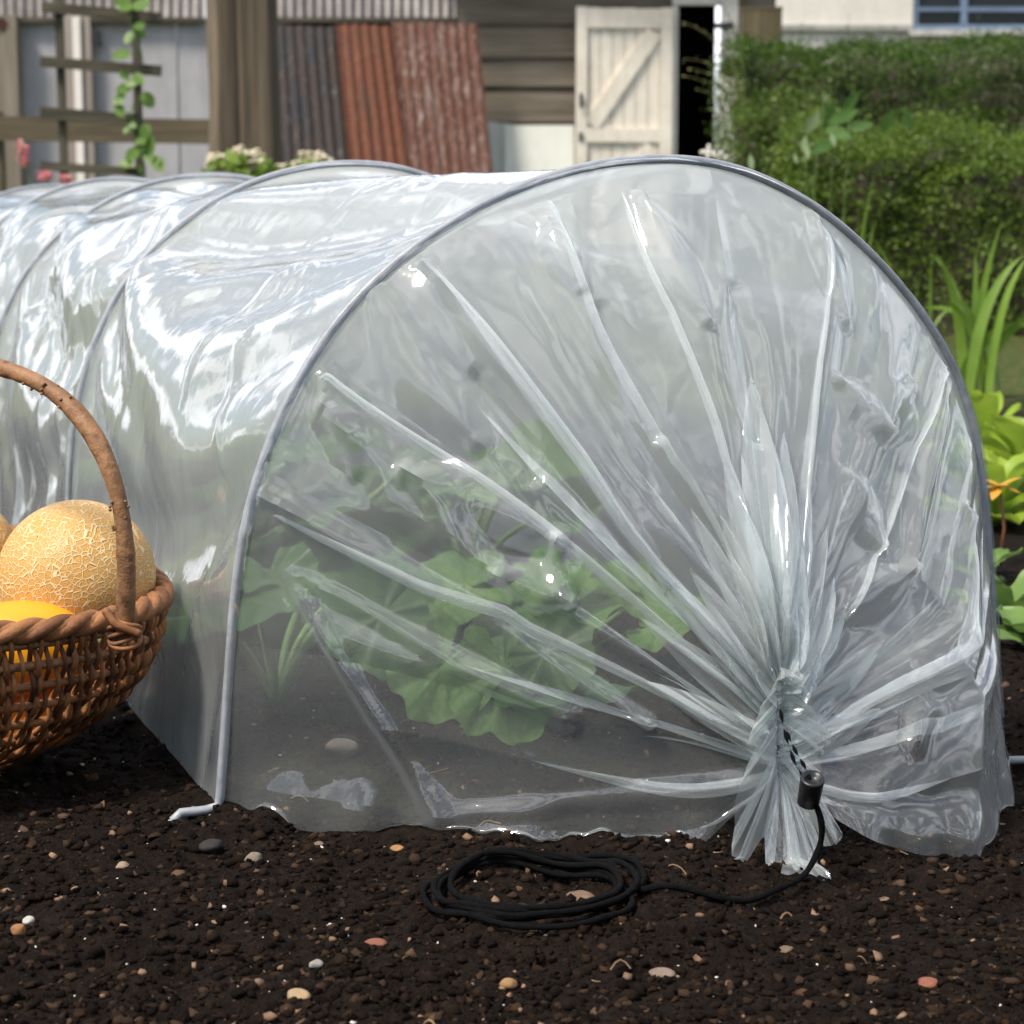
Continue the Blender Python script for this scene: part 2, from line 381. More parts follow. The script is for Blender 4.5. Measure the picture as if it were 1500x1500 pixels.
    fade = np.minimum(1, Vg*14)
    U_, V_ = M*P, Vg*.42
    wr = .0075*vnoise(U_*9, V_*4, 51)+.0040*vnoise(U_*22+4, V_*8, 52)+.0007*vnoise(U_*60, V_*40, 53)
    D = D+wr*fade*np.minimum(1, 1.25-np.minimum(Vg, 1.05))
    # individual creases traced on the film: (s0, v0, s1, v1, height, half width)
    for (s0, v0, s1, v1, hgt, wd) in creases:
        p0 = base_end(np.array([s0]), np.array([v0]))[0]; p1 = base_end(np.array([s1]), np.array([v1]))[0]; dd = p1-p0; L2 = dd@dd
        tt = np.clip(((X-p0)@dd)/L2, 0, 1); dist = np.linalg.norm(X-p0-tt[..., None]*dd, axis=-1)
        if wd < 0: D = D+hgt*np.maximum(0, 1-dist/(-wd*(.6+.6*tt)))*np.minimum(1, tt*8)*(Vg < 1); continue
        D = D+hgt*(.5-.5*np.cos(np.pi*np.maximum(0, 1-dist/(1.5*wd*(.35+1.1*np.sin(np.pi*np.clip(tt, .05, .95)))))))*(Vg < 1)
    if lift: D = D+lift*np.sin(np.pi*np.clip((Vg-vs)/np.maximum(1e-3, 1-vs), 0, 1))
    X = X+N*D[..., None]
    X[:, 0] = base_end(Sx[:, 0], Vg[:, 0])
    X[..., 1] += .006*np.sin(Vg*19+1)*np.clip(1-np.minimum(M, 1-M)/.06, 0, 1)*(Vg < 1)*np.minimum(1, Vg*8)+.004*np.sin(Vg*43)*np.clip(1-np.minimum(M, 1-M)/.04, 0, 1)*(Vg < 1)
    fl = ground_h(TL[0]+X[..., 0]*HD[0]+X[..., 1]*AX[0], TL[1]+X[..., 0]*HD[1]+X[..., 1]*AX[1])+.0015
    lay = .0025*(np.arange(X.shape[0]) % 7/7.0)[:, None]
    X[..., 2] = np.maximum(X[..., 2], fl+lay)
    W = TL+X[..., :1]*HD+X[..., 1:2]*AX+X[..., 2:]*np.array([0, 0, 1.])
    ci = (M[:, 100] >= slo) & (M[:, 100] <= shi); ri = (V >= vlo) & ((V <= 1.0) | (vlo == 0))
    return W[ci][:, ri]
def px_to_sv(px, py):
    s, v = np.meshgrid(np.linspace(0, 1, 240), np.linspace(0, 1, 120), indexing='ij'); X = base_end(s, v)
    Wd = TL+X[..., :1]*HD+X[..., 1:2]*AX+X[..., 2:]*np.array([0, 0, 1.])-EYE
    fw = Wd[..., 1]*_c-Wd[..., 2]*_s; up = Wd[..., 1]*_s+Wd[..., 2]*_c
    q = (750+3000*Wd[..., 0]/fw-px)**2+(750-3000*up/fw-py)**2; i = np.unravel_index(q.argmin(), q.shape)
    return s[i], v[i]
def bay_film(k, nu_l, cfg):
    """film between hoop k and hoop k+1; both rows pinned to the hoops with uneven tension so that it wrinkles on the bias"""
    r2 = np.random.default_rng(cfg['seed']+k)
    _, P = hoop_curve(0, 10); X = None
    def wob(t, ph, am): return am*sum(np.sin(2*math.pi*f*t+p)*a for f, p, a in zip((1.3, 2.7, 4.1, 6.3, 9.2), ph, (1, .9, .7, .5, .3)))
    ph = [HOOP_PH[k], HOOP_PH[k+1]]
    for lev, (nu, steps, iters) in enumerate(nu_l):
        ru = P/(nu-1); n = max(12, round(SP/(ru*cfg['asp']))); t = np.linspace(0, 1, nu)
        rows = []
        for j in (0, 1):
            Hf, Pf = hoop_curve(k+j, 900)
            tt = np.clip(t+wob(t, ph[j], cfg['wob'])*np.minimum(1, np.minimum(t, 1-t)*8), 0, 1)*899
            u_ = np.interp(tt, np.arange(900), Hf[:, 0]); z_ = np.interp(tt, np.arange(900), Hf[:, 1])
            rows.append(np.stack([u_, np.full(nu, (k+j)*SP), z_], 1))
        if X is None:
            v = np.linspace(0, 1, n+1)[None, :, None]
            X = rows[0][:, None]*(1-v)+rows[1][:, None]*v
            c = np.array([.335, 0, .1]); d = X-c; d[..., 1] = 0; d /= np.linalg.norm(d, axis=-1, keepdims=True)
            U, Vv = np.meshgrid(t, v[0, :, 0], indexing='ij'); b = 0
            for q in range(7):
                fu, fv = r2.uniform(1, 7), r2.uniform(.5, 2.5)*r2.choice([-1, 1]); b = b+np.sin(2*math.pi*(fu*U+fv*Vv)+r2.uniform(0, 6.28))
            X = X+d*((b*.005-.012)*np.sin(np.pi*Vv))[..., None]
        else:
            X = upsample(X, nu, n+1)
        X[:, 0] = rows[0]; X[:, -1] = rows[1]
        w = np.ones((nu, n+1, 1)); w[:, 0] = w[:, -1] = 0
        rs = (SP/n)*(1+cfg['slack']*(1+.6*np.sin(2*math.pi*(1.5*t)+r2.uniform(0, 6))))
        s = Sheet(X, ru, rs, w)
        vv = np.linspace(0, 1, n+1)[None, :, None]
        L0, L1 = rows[0][:3, None]*(1-vv)+rows[1][:3, None]*vv, rows[0][-3:, None]*(1-vv)+rows[1][-3:, None]*vv
        def hem(X, q_): X[:3] += (L0-X[:3])*.25; X[-3:] += (L1-X[-3:])*.25
        s.run(steps, iters, 1/60, cfg['g'], .95, [(2, .9), (max(3, round(.035/ru)), cfg['b4'])], lambda X: -0.03*np.clip((X[..., 0]-.3)/.3, 0, 1)+.002, hem)
        X = s.X
    for _ in range(cfg['smooth']):
        X[1:-1, 1:-1] = .5*X[1:-1, 1:-1]+.125*(X[:-2, 1:-1]+X[2:, 1:-1]+X[1:-1, :-2]+X[1:-1, 2:])
    X = upsample(X, X.shape[0]*2-1, X.shape[1]*2-1)
    for _ in range(2):
        X[1:-1, 1:-1] = .5*X[1:-1, 1:-1]+.125*(X[:-2, 1:-1]+X[2:, 1:-1]+X[1:-1, :-2]+X[1:-1, 2:])
    q2 = np.random.default_rng(cfg['seed']*7+k); U, Vv = np.meshgrid(np.linspace(0, 1, X.shape[0])*P, np.linspace(0, 1, X.shape[1])*SP, indexing='ij')
    c = np.array([.335, 0, .08]); d = X-c; d[..., 1] = 0; d /= np.linalg.norm(d, axis=-1, keepdims=True); D = 0*U
    for i in range(cfg['creases']):      # bias creases running off the hoops
        u0, v0 = q2.uniform(.05, P-.05), q2.choice([q2.uniform(0, .12), q2.uniform(SP-.12, SP), q2.uniform(.15, .55)]); a = q2.uniform(.5, 1.25)*q2.choice([-1, 1]); big = i < 16; L_ = q2.uniform(.12, .42) if big else q2.uniform(.04, .16)
        du, dv = math.sin(a), math.cos(a)*(1 if v0 < SP/2 else -1); tt = np.clip(((U-u0)*du+(Vv-v0)*dv)/L_, 0, 1); dist = np.hypot(U-u0-tt*L_*du, Vv-v0-tt*L_*dv)
        wd = q2.uniform(.011, .034) if big else q2.uniform(.005, .012); D += q2.choice([-1, 1, 1])*wd*q2.uniform(.16, .32)*np.maximum(0, 1-dist/(wd*(.3+np.sin(np.pi*np.clip(tt, .05, .95)))))
    D += .0055*vnoise(U*9, Vv*8, 71+k)+.0032*vnoise(U*21, Vv*13, 73+k)+.0013*vnoise(U*40, Vv*30, 72+k)
    D = np.where(D > 0, D*(1-.85*np.clip((d[..., 2]-.75)/.2, 0, 1)), D)
    X = X+d*(D*np.minimum(1, np.minimum(Vv, SP-Vv)/.03))[..., None]
    return TL+X[..., :1]*HD+X[..., 1:2]*AX+X[..., 2:]*np.array([0, 0, 1.])
HOOP_PH = np.random.default_rng(12).uniform(0, 6.28, (5, 5))
# ------------------------------------------------------------------ ground and soil
SOIL, CRUMB, FILM = m_soil(), m_crumb(), m_film()
SLEEVE = m_film('thin film casing', .012, (.98, .985, .985, 1), 0, 0)
def axis_pts(a, b, step, lo, hi, grow=1.18):
    c = list(np.arange(a, b, step)); d = step
    while c[-1] < hi: d *= grow; c.append(c[-1]+d)
    d = step
    while c[0] > lo: d *= grow; c.insert(0, c[0]-d)
    return np.array(c)
gx, gy = axis_pts(-.62, .75, .0042, -60, 60), axis_pts(1.0, 2.1, .0042, -30, 120)
GX, GY = np.meshgrid(gx, gy, indexing='ij')
g = MB(); g.grid(np.stack([GX, GY, ground_h(GX, GY)], -1))
tag(g.build('ground', SOIL, None, True), kind='structure')
ICO = []
_p = (1+5**.5)/2
ICOV = np.array([(-1, _p, 0), (1, _p, 0), (-1, -_p, 0), (1, -_p, 0), (0, -1, _p), (0, 1, _p), (0, -1, -_p), (0, 1, -_p), (_p, 0, -1), (_p, 0, 1), (-_p, 0, -1), (-_p, 0, 1)])/1.902
ICOF = np.array([(0, 11, 5), (0, 5, 1), (0, 1, 7), (0, 7, 10), (0, 10, 11), (1, 5, 9), (5, 11, 4), (11, 10, 2), (10, 7, 6), (7, 1, 8), (3, 9, 4), (3, 4, 2), (3, 2, 6), (3, 6, 8), (3, 8, 9), (4, 9, 5), (2, 4, 11), (6, 2, 10), (8, 6, 7), (9, 8, 1)])
def fast_mesh(name, V, F, mat, parent=None, smooth=False):
    me = bpy.data.meshes.new(name); k = F.shape[1]
    me.vertices.add(len(V)); me.vertices.foreach_set('co', np.asarray(V, np.float32).ravel())
    me.loops.add(F.size); me.loops.foreach_set('vertex_index', F.astype(np.int32).ravel())
    me.polygons.add(len(F)); me.polygons.foreach_set('loop_start', np.arange(0, F.size, k, dtype=np.int32))
    me.update(calc_edges=True); me.validate()
    if smooth: me.polygons.foreach_set('use_smooth', [True]*len(F))
    me.materials.append(mat); o = bpy.data.objects.new(name, me); COL.objects.link(o); o.parent = parent; return o
def scatter(name, n, rmin, rmax, mat, seed, xr, yr, sink=.3, flat=.75, powr=2.6, smooth=False):
    q = np.random.default_rng(seed)
    y = yr[0]+(yr[1]-yr[0])*q.random(n)**1.5; x = (q.random(n)-.5)*2*xr*y/1.4
    r = rmin+(rmax-rmin)*q.random(n)**powr
    V = np.repeat(ICOV[None], n, 0)*(1+q.normal(0, .40, (n, 12, 1)))
    V *= q.uniform(.65, 1.25, (n, 1, 3)); V[..., 2] *= flat
    a = q.uniform(0, 6.28, n); ca, sa = np.cos(a)[:, None], np.sin(a)[:, None]
    V = np.stack([V[..., 0]*ca-V[..., 1]*sa, V[..., 0]*sa+V[..., 1]*ca, V[..., 2]], -1)*r[:, None, None]
    z = ground_h(x, y)+r*(.5-sink)
    V += np.stack([x, y, z], -1)[:, None]
    F = (ICOF[None]+np.arange(n)[:, None, None]*12).reshape(-1, 3)
    return fast_mesh(name, V.reshape(-1, 3), F, mat, None, smooth)
tag(scatter('soil_crumbs', 54000, .0006, .0045, CRUMB, 1, .46, (.98, 2.5), .35, .7, 3.6), kind='stuff')
GRIT = m_plain('pale grit', (.5, .47, .43), .7, .3, 60)
tag(scatter('white_grit', 230, .0006, .0020, GRIT, 2, .46, (1.0, 2.3), .05), kind='stuff')
BROWNGRIT = m_plain('tan grit', (.16, .095, .055), .8, .5, 40)
tag(scatter('tan_grit', 380, .0010, .0038, BROWNGRIT, 3, .46, (1.0, 2.3), .1), kind='stuff')
# straw bits lying in the soil
st = MB(); q = np.random.default_rng(9)
for i in range(32):
    y = 1.02+1.0*q.random()**1.4; x = (q.random()-.5)*.95*y/1.4; L_ = q.uniform(.004, .018); a = q.uniform(-.9, .9)
    tt = np.linspace(-1, 1, 5); P = np.stack([x+tt*L_*math.cos(a)/2, y+tt*L_*math.sin(a)/2+tt**2*q.normal(0, .003), 0*tt], 1)
    P[:, 2] = ground_h(P[:, 0], P[:, 1])+.004+q.uniform(0, .003)+(1-tt**2)*q.uniform(0, .004)
    st.tube(P, q.uniform(.0003, .0008), 4)
tag(st.build('straw_bits', m_plain('dry straw', (.16, .10, .05), .8, .4, 50)), kind='stuff')
# pebbles one can point at
def stone(name, px, py, size, col, label, flat=.6, seed=0):
    q = np.random.default_rng(seed+int(px)); c = on_ground(px, py); c[2] = ground_h(c[0], c[1])
    r = size/2/3000*c[1]
    nu, nv = 20, 12; th = np.linspace(0, 2*math.pi, nu, endpoint=False)[:, None]; ph = np.linspace(.02, math.pi-.02, nv)[None]
    D = np.stack([np.cos(th)*np.sin(ph), np.sin(th)*np.sin(ph), np.cos(ph)+0*th], -1)
    k = 1+0*ph*th
    for _ in range(9):
        d = q.normal(size=3); d /= np.linalg.norm(d); k = np.minimum(k, q.uniform(.68, .95)/np.maximum(D@d, .05))
    W = D*k[..., None]*r*np.array([1.25, .95, flat])
    a = q.uniform(-.6, .6); W = np.stack([W[..., 0]*math.cos(a)-W[..., 1]*math.sin(a), W[..., 0]*math.sin(a)+W[..., 1]*math.cos(a), W[..., 2]], -1)
    o = thing('pebble', c, label, 'pebble', 'pebbles lying on the soil')
    b = MB(); b.grid(W+c+np.array([0, 0, r*flat*.75]), flip=True, close=True); b.build('stone', m_plain('stone '+label[:12], tuple(.52*v_ for v_ in col), .8, .3, 90), o, True)
    return o
for k, (px, py, sz, col, lab, fl) in enumerate([
    (437, 1467, 34, (.52, .36, .20), 'cream oval pebble in the near soil below the hoop foot', .6),
    (745, 1427, 24, (.42, .24, .10), 'small tan orange stone straight in front of the cord coil', .7),
    (970, 1412, 34, (.30, .22, .17), 'flat pinkish grey pebble near the right end of the coil', .5),
    (1360, 1418, 30, (.34, .12, .07), 'brick red chip at the lower right of the soil', .6),
    (550, 1371, 30, (.32, .12, .07), 'dull red chip left of the cord coil', .5),
    (310, 1243, 34, (.030, .026, .024), 'dark flat stone just below the bent wire hoop foot', .6),
    (372, 1256, 26, (.30, .24, .18), 'angular beige stone right of the dark flat stone', .7),
    (466, 1224, 18, (.28, .19, .14), 'small pink stone beside the left hem of the film', .6),
    (582, 1234, 20, (.46, .24, .09), 'orange flake against the hem of the film', .5),
    (180, 1272, 20, (.44, .32, .22), 'pale tan pebble in the soil under the basket', .7),
    (28, 1364, 22, (.42, .20, .08), 'orange brown round pebble at the left edge of the soil', .9),
    (42, 1353, 16, (.68, .66, .62), 'small white pebble touching the orange brown one', .9),
    (500, 1112, 46, (.20, .17, .14), 'grey brown stone seen through the clear film end', .6),
    (850, 1312, 40, (.24, .15, .10), 'brown stone lying inside the loops of cord', .5),
    (1150, 1372, 26, (.22, .15, .09), 'brown flake in the soil beneath the loose cord', .4),
    (462, 1400, 20, (.45, .42, .38), 'pale grey round pebble between cream pebble and coil', .8)]):
    stone('pebble', px, py, sz, col, lab, fl, k)

# ------------------------------------------------------------------ the poly tunnel
tun_o = thing('poly_tunnel', TL, 'clear polythene cloche tunnel on wire hoops, its near end gathered with a cord', 'cloche tunnel')
WIRE = m_plain('galvanised wire', (.24, .26, .29), .45, .2, 60, .5)
CORD = m_plain('black cord', (.0035, .0035, .004), .9, .4, 250, .06); PLAST = m_plain('black plastic', (.012, .012, .014), .35, .2, 80)
for k in range(5):
    H, _ = hoop_curve(k, 110)
    zl = -.0 ; P = [tun(-.040, k*SP, -.014), tun(-.037, k*SP, -.002), tun(-.030, k*SP, .004), tun(-.012, k*SP, .004), tun(-.003, k*SP, .006)]
    P += [tun(u, k*SP, z) for u, z in hoop_wire(k, 110) if z > .012 or u > .3]
    e = H[-1]; P += [tun(e[0]+.004, k*SP, e[1]-.004), tun(e[0]+.03, k*SP, e[1]-.006), tun(e[0]+.05, k*SP, e[1]-.01)]
    MB().tube(P, .0035, 10).build('hoop', WIRE, tun_o, True)
    # the sewn film casing that the hoop runs through
    N = np.gradient(H, axis=0); N = np.stack([-N[:, 1], N[:, 0]], 1); N /= np.linalg.norm(N, axis=1, keepdims=True)
    if (N[55, 1]) < 0: N = -N
    prof = [(-.0125, .0), (-.009, .0014), (-.0050, .0024), (-.0022, .0034), (.0018, .0034), (.0050, .0024), (.009, .0012), (.0125, .0)]
    tt = np.linspace(0, 1, 110); rag = .0016*np.sin(tt*61+k)+.0012*np.sin(tt*143)
    W = np.stack([np.stack([tun(H[i, 0]+N[i, 0]*(r_+.0006), k*SP+a_*(1+90*rag[i]*.6)+rag[i], H[i, 1]+N[i, 1]*(r_+.0006)) for (a_, r_) in prof]) for i in range(110)])
    m = MB(); m.grid(W[2:-3]); m.build('hoop_sleeve', SLEEVE, tun_o, True)
CREASES = []
for (xa, ya, xb, yb, hgt, wd) in ((420, 828, 640, 1195, .008, -.010), (420, 828, 830, 1058, .007, -.011), (640, 1195, 1090, 1150, .004, -.012), (480, 600, 730, 845, .012, .014), (600, 690, 815, 790, .013, .016), (730, 845, 830, 880, .010, .010),
        (815, 790, 835, 880, .008, .008), (620, 390, 980, 860, .010, .008), (385, 720, 950, 1058, .008, .010), (545, 420, 700, 650, .007, .016), (470, 560, 520, 690, .006, .012), (800, 330, 850, 430, .006, .009), (935, 290, 1030, 480, .009, .009),
        (1230, 560, 1290, 640, .008, .012), (1290, 640, 1330, 560, .006, .012), (1240, 700, 1290, 800, .006, .014), (1190, 320, 1240, 470, .006, .012), (700, 560, 780, 700, -.007, .014), (880, 450, 960, 640, -.006, .012), (1080, 420, 1110, 640, -.007, .012), (1380, 560, 1330, 840, .010, .012), (1335, 835, 1210, 900, .009, .012), (1415, 760, 1335, 1090, .008, .016)):
    CREASES.append(px_to_sv(xa, ya)+px_to_sv(xb, yb)+(hgt, wd))
Wf = front_film(CREASES)
m = MB(); m.grid(Wf)
# the bunched film above the string lies several layers thick
for sd_, vl_, a_, b_, lf_, wg_ in ((23, .42, .30, .80, .010, ((.53, .085, .55), (.40, .05, .34), (.66, .05, .36), (.74, .03, .30))), (29, .48, .20, .80, .016, ((.57, .07, .46), (.47, .06, .38), (.31, .05, .34), (.70, .04, .30))),
        (37, .55, .15, .92, .006, ((.62, .07, .38), (.25, .05, .30), (.80, .05, .33), (.50, .05, .40))), (41, .60, .05, .95, .012, ((.44, .06, .30), (.55, .06, .34), (.35, .05, .27), (.18, .05, .26), (.86, .05, .25)))):
    m.grid(front_film([], sd_, vl_, a_, b_, lf_, wg_))
ec = m.build('end_closure', FILM, tun_o, True); ec.data.set_sharp_from_angle(angle=R(42))
SIDE = dict(seed=23, smooth=6, asp=1.1, wob=.0026, slack=-.003, g=.12, b4=.3, creases=46)
bays = [bay_film(k, [(60, 60, 10), (110, 40, 12)]+([(150, 25, 14)] if k < 2 else []), SIDE) for k in range(4)]
for Wb in bays:
    m = MB(); m.grid(Wb); m.build('side_cover', FILM, tun_o, True)
# drawstring: stitched round the neck, through the toggle, along the soil into a coil
TOG = at(1187, 1158, 1.318)
def gz(x, y): return float(ground_h(x, y))
def smooth_path(P, n, it=40):
    P = np.asarray(P, float); d = np.r_[0, np.cumsum(np.linalg.norm(np.diff(P, axis=0), axis=1))]; t = np.linspace(0, d[-1], n)
    Q = np.stack([np.interp(t, d, P[:, k]) for k in range(3)], 1)
    for _ in range(it): Q[1:-1] = .5*Q[1:-1]+.25*(Q[:-2]+Q[2:])
    return Q
cq = np.random.default_rng(31)
cc = on_ground(780, 1314)
path = []
turns = 6.4; npt = 260
for i in range(npt):
    f = i/npt; a = -.35+2*math.pi*turns*f; k = int(turns*f)
    rr = .96+.16*math.sin(k*2.3+f*5)-.14*f+.06*math.sin(a+f*20)
    x = cc[0]+.070*rr*math.cos(a)+.009*math.sin(f*23); y = cc[1]+.068*rr*math.sin(a)+.010*math.sin(f*17+1)
    path.append((x, y, gz(x, y)+.0040+.0030*f*turns*.45+.001*math.sin(a*3)))
path = path[::-1]
for px, py in ((985, 1327), (1040, 1330), (1095, 1322), (1140, 1303), (1178, 1278)):
    c = on_ground(px, py); path.append((c[0], c[1], gz(c[0], c[1])+.005))
path += [tuple(at(1201, 1245, 1.325)), tuple(at(1208, 1212, 1.318)), tuple(at(1199, 1185, 1.318)), tuple(TOG)]
m = MB(); m.tube(smooth_path(path, 700, 12), .0021+.0002*np.sin(np.arange(700)*.9), 8)
m.build('drawstring', CORD, tun_o, True)
# the two cord strands showing as stitches on the gathered neck
nk = MB()
for pts in (((1143, 1040), (1150, 1075), (1163, 1115), (1180, 1145)), ((1152, 1072), (1165, 1100), (1180, 1125), (1187, 1142))):
    P = smooth_path([at(x, y, 1.345-.010*i) for i, (x, y) in enumerate(pts)], 40, 4)
    nk.tube(P, .0007+.0007*np.sin(np.linspace(0, 22, 40)), 6)
nk.build('neck_cord', CORD, tun_o, True)
tg = MB(); ax_t = np.array([.05, -.45, .89]); ax_t /= np.linalg.norm(ax_t)
prof = [(-.0115, 0.), (-.0115, .0062), (-.0105, .0075), (.008, .0080), (.0105, .0082), (.0115, .0076), (.0115, .0058), (.0085, .0052), (.0085, 0.)]
e1 = np.cross(ax_t, [1., 0, 0]); e1 /= np.linalg.norm(e1); e2 = np.cross(ax_t, e1)
th = np.linspace(0, 2*math.pi, 28, endpoint=False)
W = np.stack([np.stack([TOG+ax_t*h+(e1*math.cos(t)+e2*math.sin(t))*r for h, r in prof]) for t in th])
tg.grid(W, close=True); tg.build('cord_lock', PLAST, tun_o, True)
# ------------------------------------------------------------------ basket, melons
WILLOW = (lambda n: n.principled(n.ramp(n.math('ADD', n.math('MULTIPLY', n.noise(35, 5, .7), .6), n.math('MULTIPLY', n.N('ShaderNodeNewGeometry').outputs['Random Per Island'], .4)),
          (.22, (.045, .015, .005)), (.5, (.185, .070, .021)), (.8, (.38, .17, .06))), .68, n.bump(n.noise(220, 3), .0008), .5))(NT('brown willow'))
BARK = (lambda n: n.principled(n.mix(n.ramp(n.vor(75), (.0, 1.0), (.28, 0.0)), n.ramp(n.noise(40, 6, .7), (.3, (.10, .045, .018)), (.7, (.30, .155, .07))), (.07, .025, .01)), .6, n.bump(n.noise(120, 4), .002), .4))(NT('peeled bark rod'))
BC = np.array([-.482, 1.572]); BA, BB, BROT = .212, .172, R(-14)
bc, bs = math.cos(BROT), math.sin(BROT)
def rim_z(a): return .134+.022*np.clip(math.sin(a+BROT), -1, 1)**2*(1 if math.sin(a+BROT) > 0 else .1)
def hull(a, t):
    """t = 0 rim ... 1 bottom"""
    k = 1-.05*t-.52*t**2.6
    x, y = BA*math.cos(a)*k, BB*math.sin(a)*k
    return np.array([BC[0]+x*bc-y*bs, BC[1]+x*bs+y*bc, rim_z(a)*(1-t)+.006*t])
def hull_n(a):
    x, y = math.cos(a)/BA, math.sin(a)/BB; v = np.array([x*bc-y*bs, x*bs+y*bc, -.25]); return v/np.linalg.norm(v)
bk = thing('wicker_basket', (BC[0], BC[1], 0), 'brown woven willow basket with a bark covered arched handle, filled with melons', 'basket')
NW, NR = 215, 8
q = np.random.default_rng(17)
m = MB()
for i in range(NW):
    a0 = 2*math.pi*i/NW+q.normal(0, .006); sl = q.normal(.10, .03); n_ = 46; P = []
    for j in range(n_):
        t = j/(n_-1); a = a0+sl*t*(1 if math.cos(a0) > 0 else -1)
        w_ = .0034*math.sin(t*math.pi*NR+(i % 2)*math.pi)
        P.append(hull(a, t)+hull_n(a)*w_+np.array([0, 0, .0]))
    m.tube(P, np.full(n_, q.uniform(.0021, .0031)), 6, flat=.8)
m.build('weave', WILLOW, bk, True)
for r_ in range(NR):
    t = (r_+.5)/NR; P = [hull(2*math.pi*i/120, t) for i in range(121)]
    MB().tube(P, .0034, 8, False).build('rib', BARK if r_ < 2 else WILLOW, bk, True)
m = MB()     # bottom disc of flat strips
for i in range(-6, 7):
    c = math.sqrt(max(0, 1-(i/7)**2)); P = []
    for j in np.linspace(-1, 1, 12):
        x, y = BA*.43*c*j, BB*.43*i/7; P.append((BC[0]+x*bc-y*bs, BC[1]+x*bs+y*bc, .007+.002*math.sin(j*20+i*3)))
    m.tube(P, .005, 6, flat=.5)
m.build('base', WILLOW, bk, True)
m = MB(); P = [hull(2*math.pi*i/160, 0)+np.array([0, 0, .002]) for i in range(161)]; m.tube(P, .0075, 10, False)
# two rods twisted round the rim
for ph in (0, 1, 2):
    Q = []
    for i in range(900):
        a = 2*math.pi*i/899; b = a*17+ph*2.09; c = hull(a, 0)+np.array([0, 0, .002]); n_ = hull_n(a)*np.array([1, 1, 0]); Q.append(c+n_*.0045*math.cos(b)+np.array([0, 0, .0045*math.sin(b)]))
    m.tube(Q, .0052, 8, False)
m.build('rim', WILLOW, bk, True)
# arched handle, its foot bound to the front right of the rim
hf = at(183, 918, 1.432); hdir = np.array([BC[0]-hf[0], BC[1]-hf[1]]); hdir /= np.linalg.norm(hdir); hn = np.array([-hdir[1], hdir[0], 0])
def on_handle(x, y):
    r_ = ray(x, y); t = ((hf-EYE)@hn)/(r_@hn); return EYE+r_*t
P = [on_handle(x, y) for x, y in ((182, 935), (183, 918), (186, 860), (187, 800), (180, 735), (163, 680), (139, 630), (107, 590), (68, 561), (25, 543), (-5, 538))]
top = P[-1]; span = 2*np.linalg.norm((top-hf)[:2])+.06
for k in range(1, 10):
    f = k/9; s_ = np.linalg.norm((top-hf)[:2])+f*(span-np.linalg.norm((top-hf)[:2]))
    z = top[2]+.012*math.sin(min(1, f*2)*math.pi/2)-.24*max(0, (f-.35)/.65)**2.2; P.append(np.array([hf[0]+hdir[0]*s_, hf[1]+hdir[1]*s_, z]))
P = smooth_path(P, 90, 30); qn = np.random.default_rng(3)
rad = .0065+.0006*np.sin(np.linspace(0, 30, 90))+qn.normal(0, .00015, 90)
m = MB(); m.tube(P, rad, 14)
for k in (12, 14, 27, 30, 33, 40, 47):       # old bud scars
    a = qn.uniform(0, 6.28, 6)
    for b in a:
        c = P[k]+np.array([math.cos(b), -.6, math.sin(b)])*.0066; m.add(ICOV*.0013+c, ICOF)
m.build('handle', BARK, bk, True)
m = MB()
for k in range(5):       # binding of the handle foot
    Q = [hf+np.array([0, 0, -.010+.003*k])+np.array([math.cos(t)*.0110, math.sin(t)*.0100, .004*math.sin(t+k)]) for t in np.linspace(0, 6.28, 24)]
    m.tube(Q, .0018, 6, False)
m.tube(smooth_path([hf+np.array([.012, -.008, -.004]), hf+np.array([-.004, -.013, .004]), hf+np.array([-.012, -.009, .014])], 16, 3), .0032, 6)
m.build('binding', WILLOW, bk, True)

def melon_mat(name, skin, net, sc):
    n = NT(name); v = n.noise(6, 3); vv = n.N('ShaderNodeVectorMath'); vv.operation = 'MULTIPLY_ADD'
    nz = n.N('ShaderNodeTexNoise'); nz.inputs['Scale'].default_value = 28; nz.inputs['Detail'].default_value = 2; n.L(n.tc, nz.inputs['Vector'])
    n.L(nz.outputs['Color'], vv.inputs[0]); vv.inputs[1].default_value = (.012, .012, .012); n.L(n.tc, vv.inputs[2])
    d1 = n.vor(sc, 'DISTANCE_TO_EDGE', vv.outputs[0]); d2 = n.vor(sc*1.9, 'DISTANCE_TO_EDGE', vv.outputs[0])
    l1 = n.ramp(d1, (.035, 1.0), (.10, 0.0)); l2 = n.ramp(d2, (.02, .5), (.07, 0.0)); l = n.math('MAXIMUM', l1, l2)
    base = n.ramp(v, (.3, skin), (.7, (skin[0]*1.1, skin[1]*.92, skin[2]*.7)))
    return n.principled(n.mix(l, base, net), n.ramp(l, (0, .42), (1, .75)), n.bump(l, .0012, .8), .4)
def ball(c, rx, ry, rz, nu=56, nv=32, dimple=.05, tilt=(0, 0)):
    th = np.linspace(0, 2*math.pi, nu, endpoint=False)[:, None]; ph = np.linspace(.01, math.pi-.01, nv)[None]
    k = 1-dimple*np.exp(-(ph/.28)**2)
    W = np.stack([np.cos(th)*np.sin(ph)*rx*k, np.sin(th)*np.sin(ph)*ry*k, np.cos(ph)*rz*k+0*th], -1)
    a, b = tilt; Ra = np.array([[1, 0, 0], [0, math.cos(a), -math.sin(a)], [0, math.sin(a), math.cos(a)]]); Rb = np.array([[math.cos(b), 0, math.sin(b)], [0, 1, 0], [-math.sin(b), 0, math.cos(b)]])
    return W@Ra.T@Rb.T+np.asarray(c)
MEL = melon_mat('netted melon rind', (.52, .29, .07), (.63, .49, .27), 180)
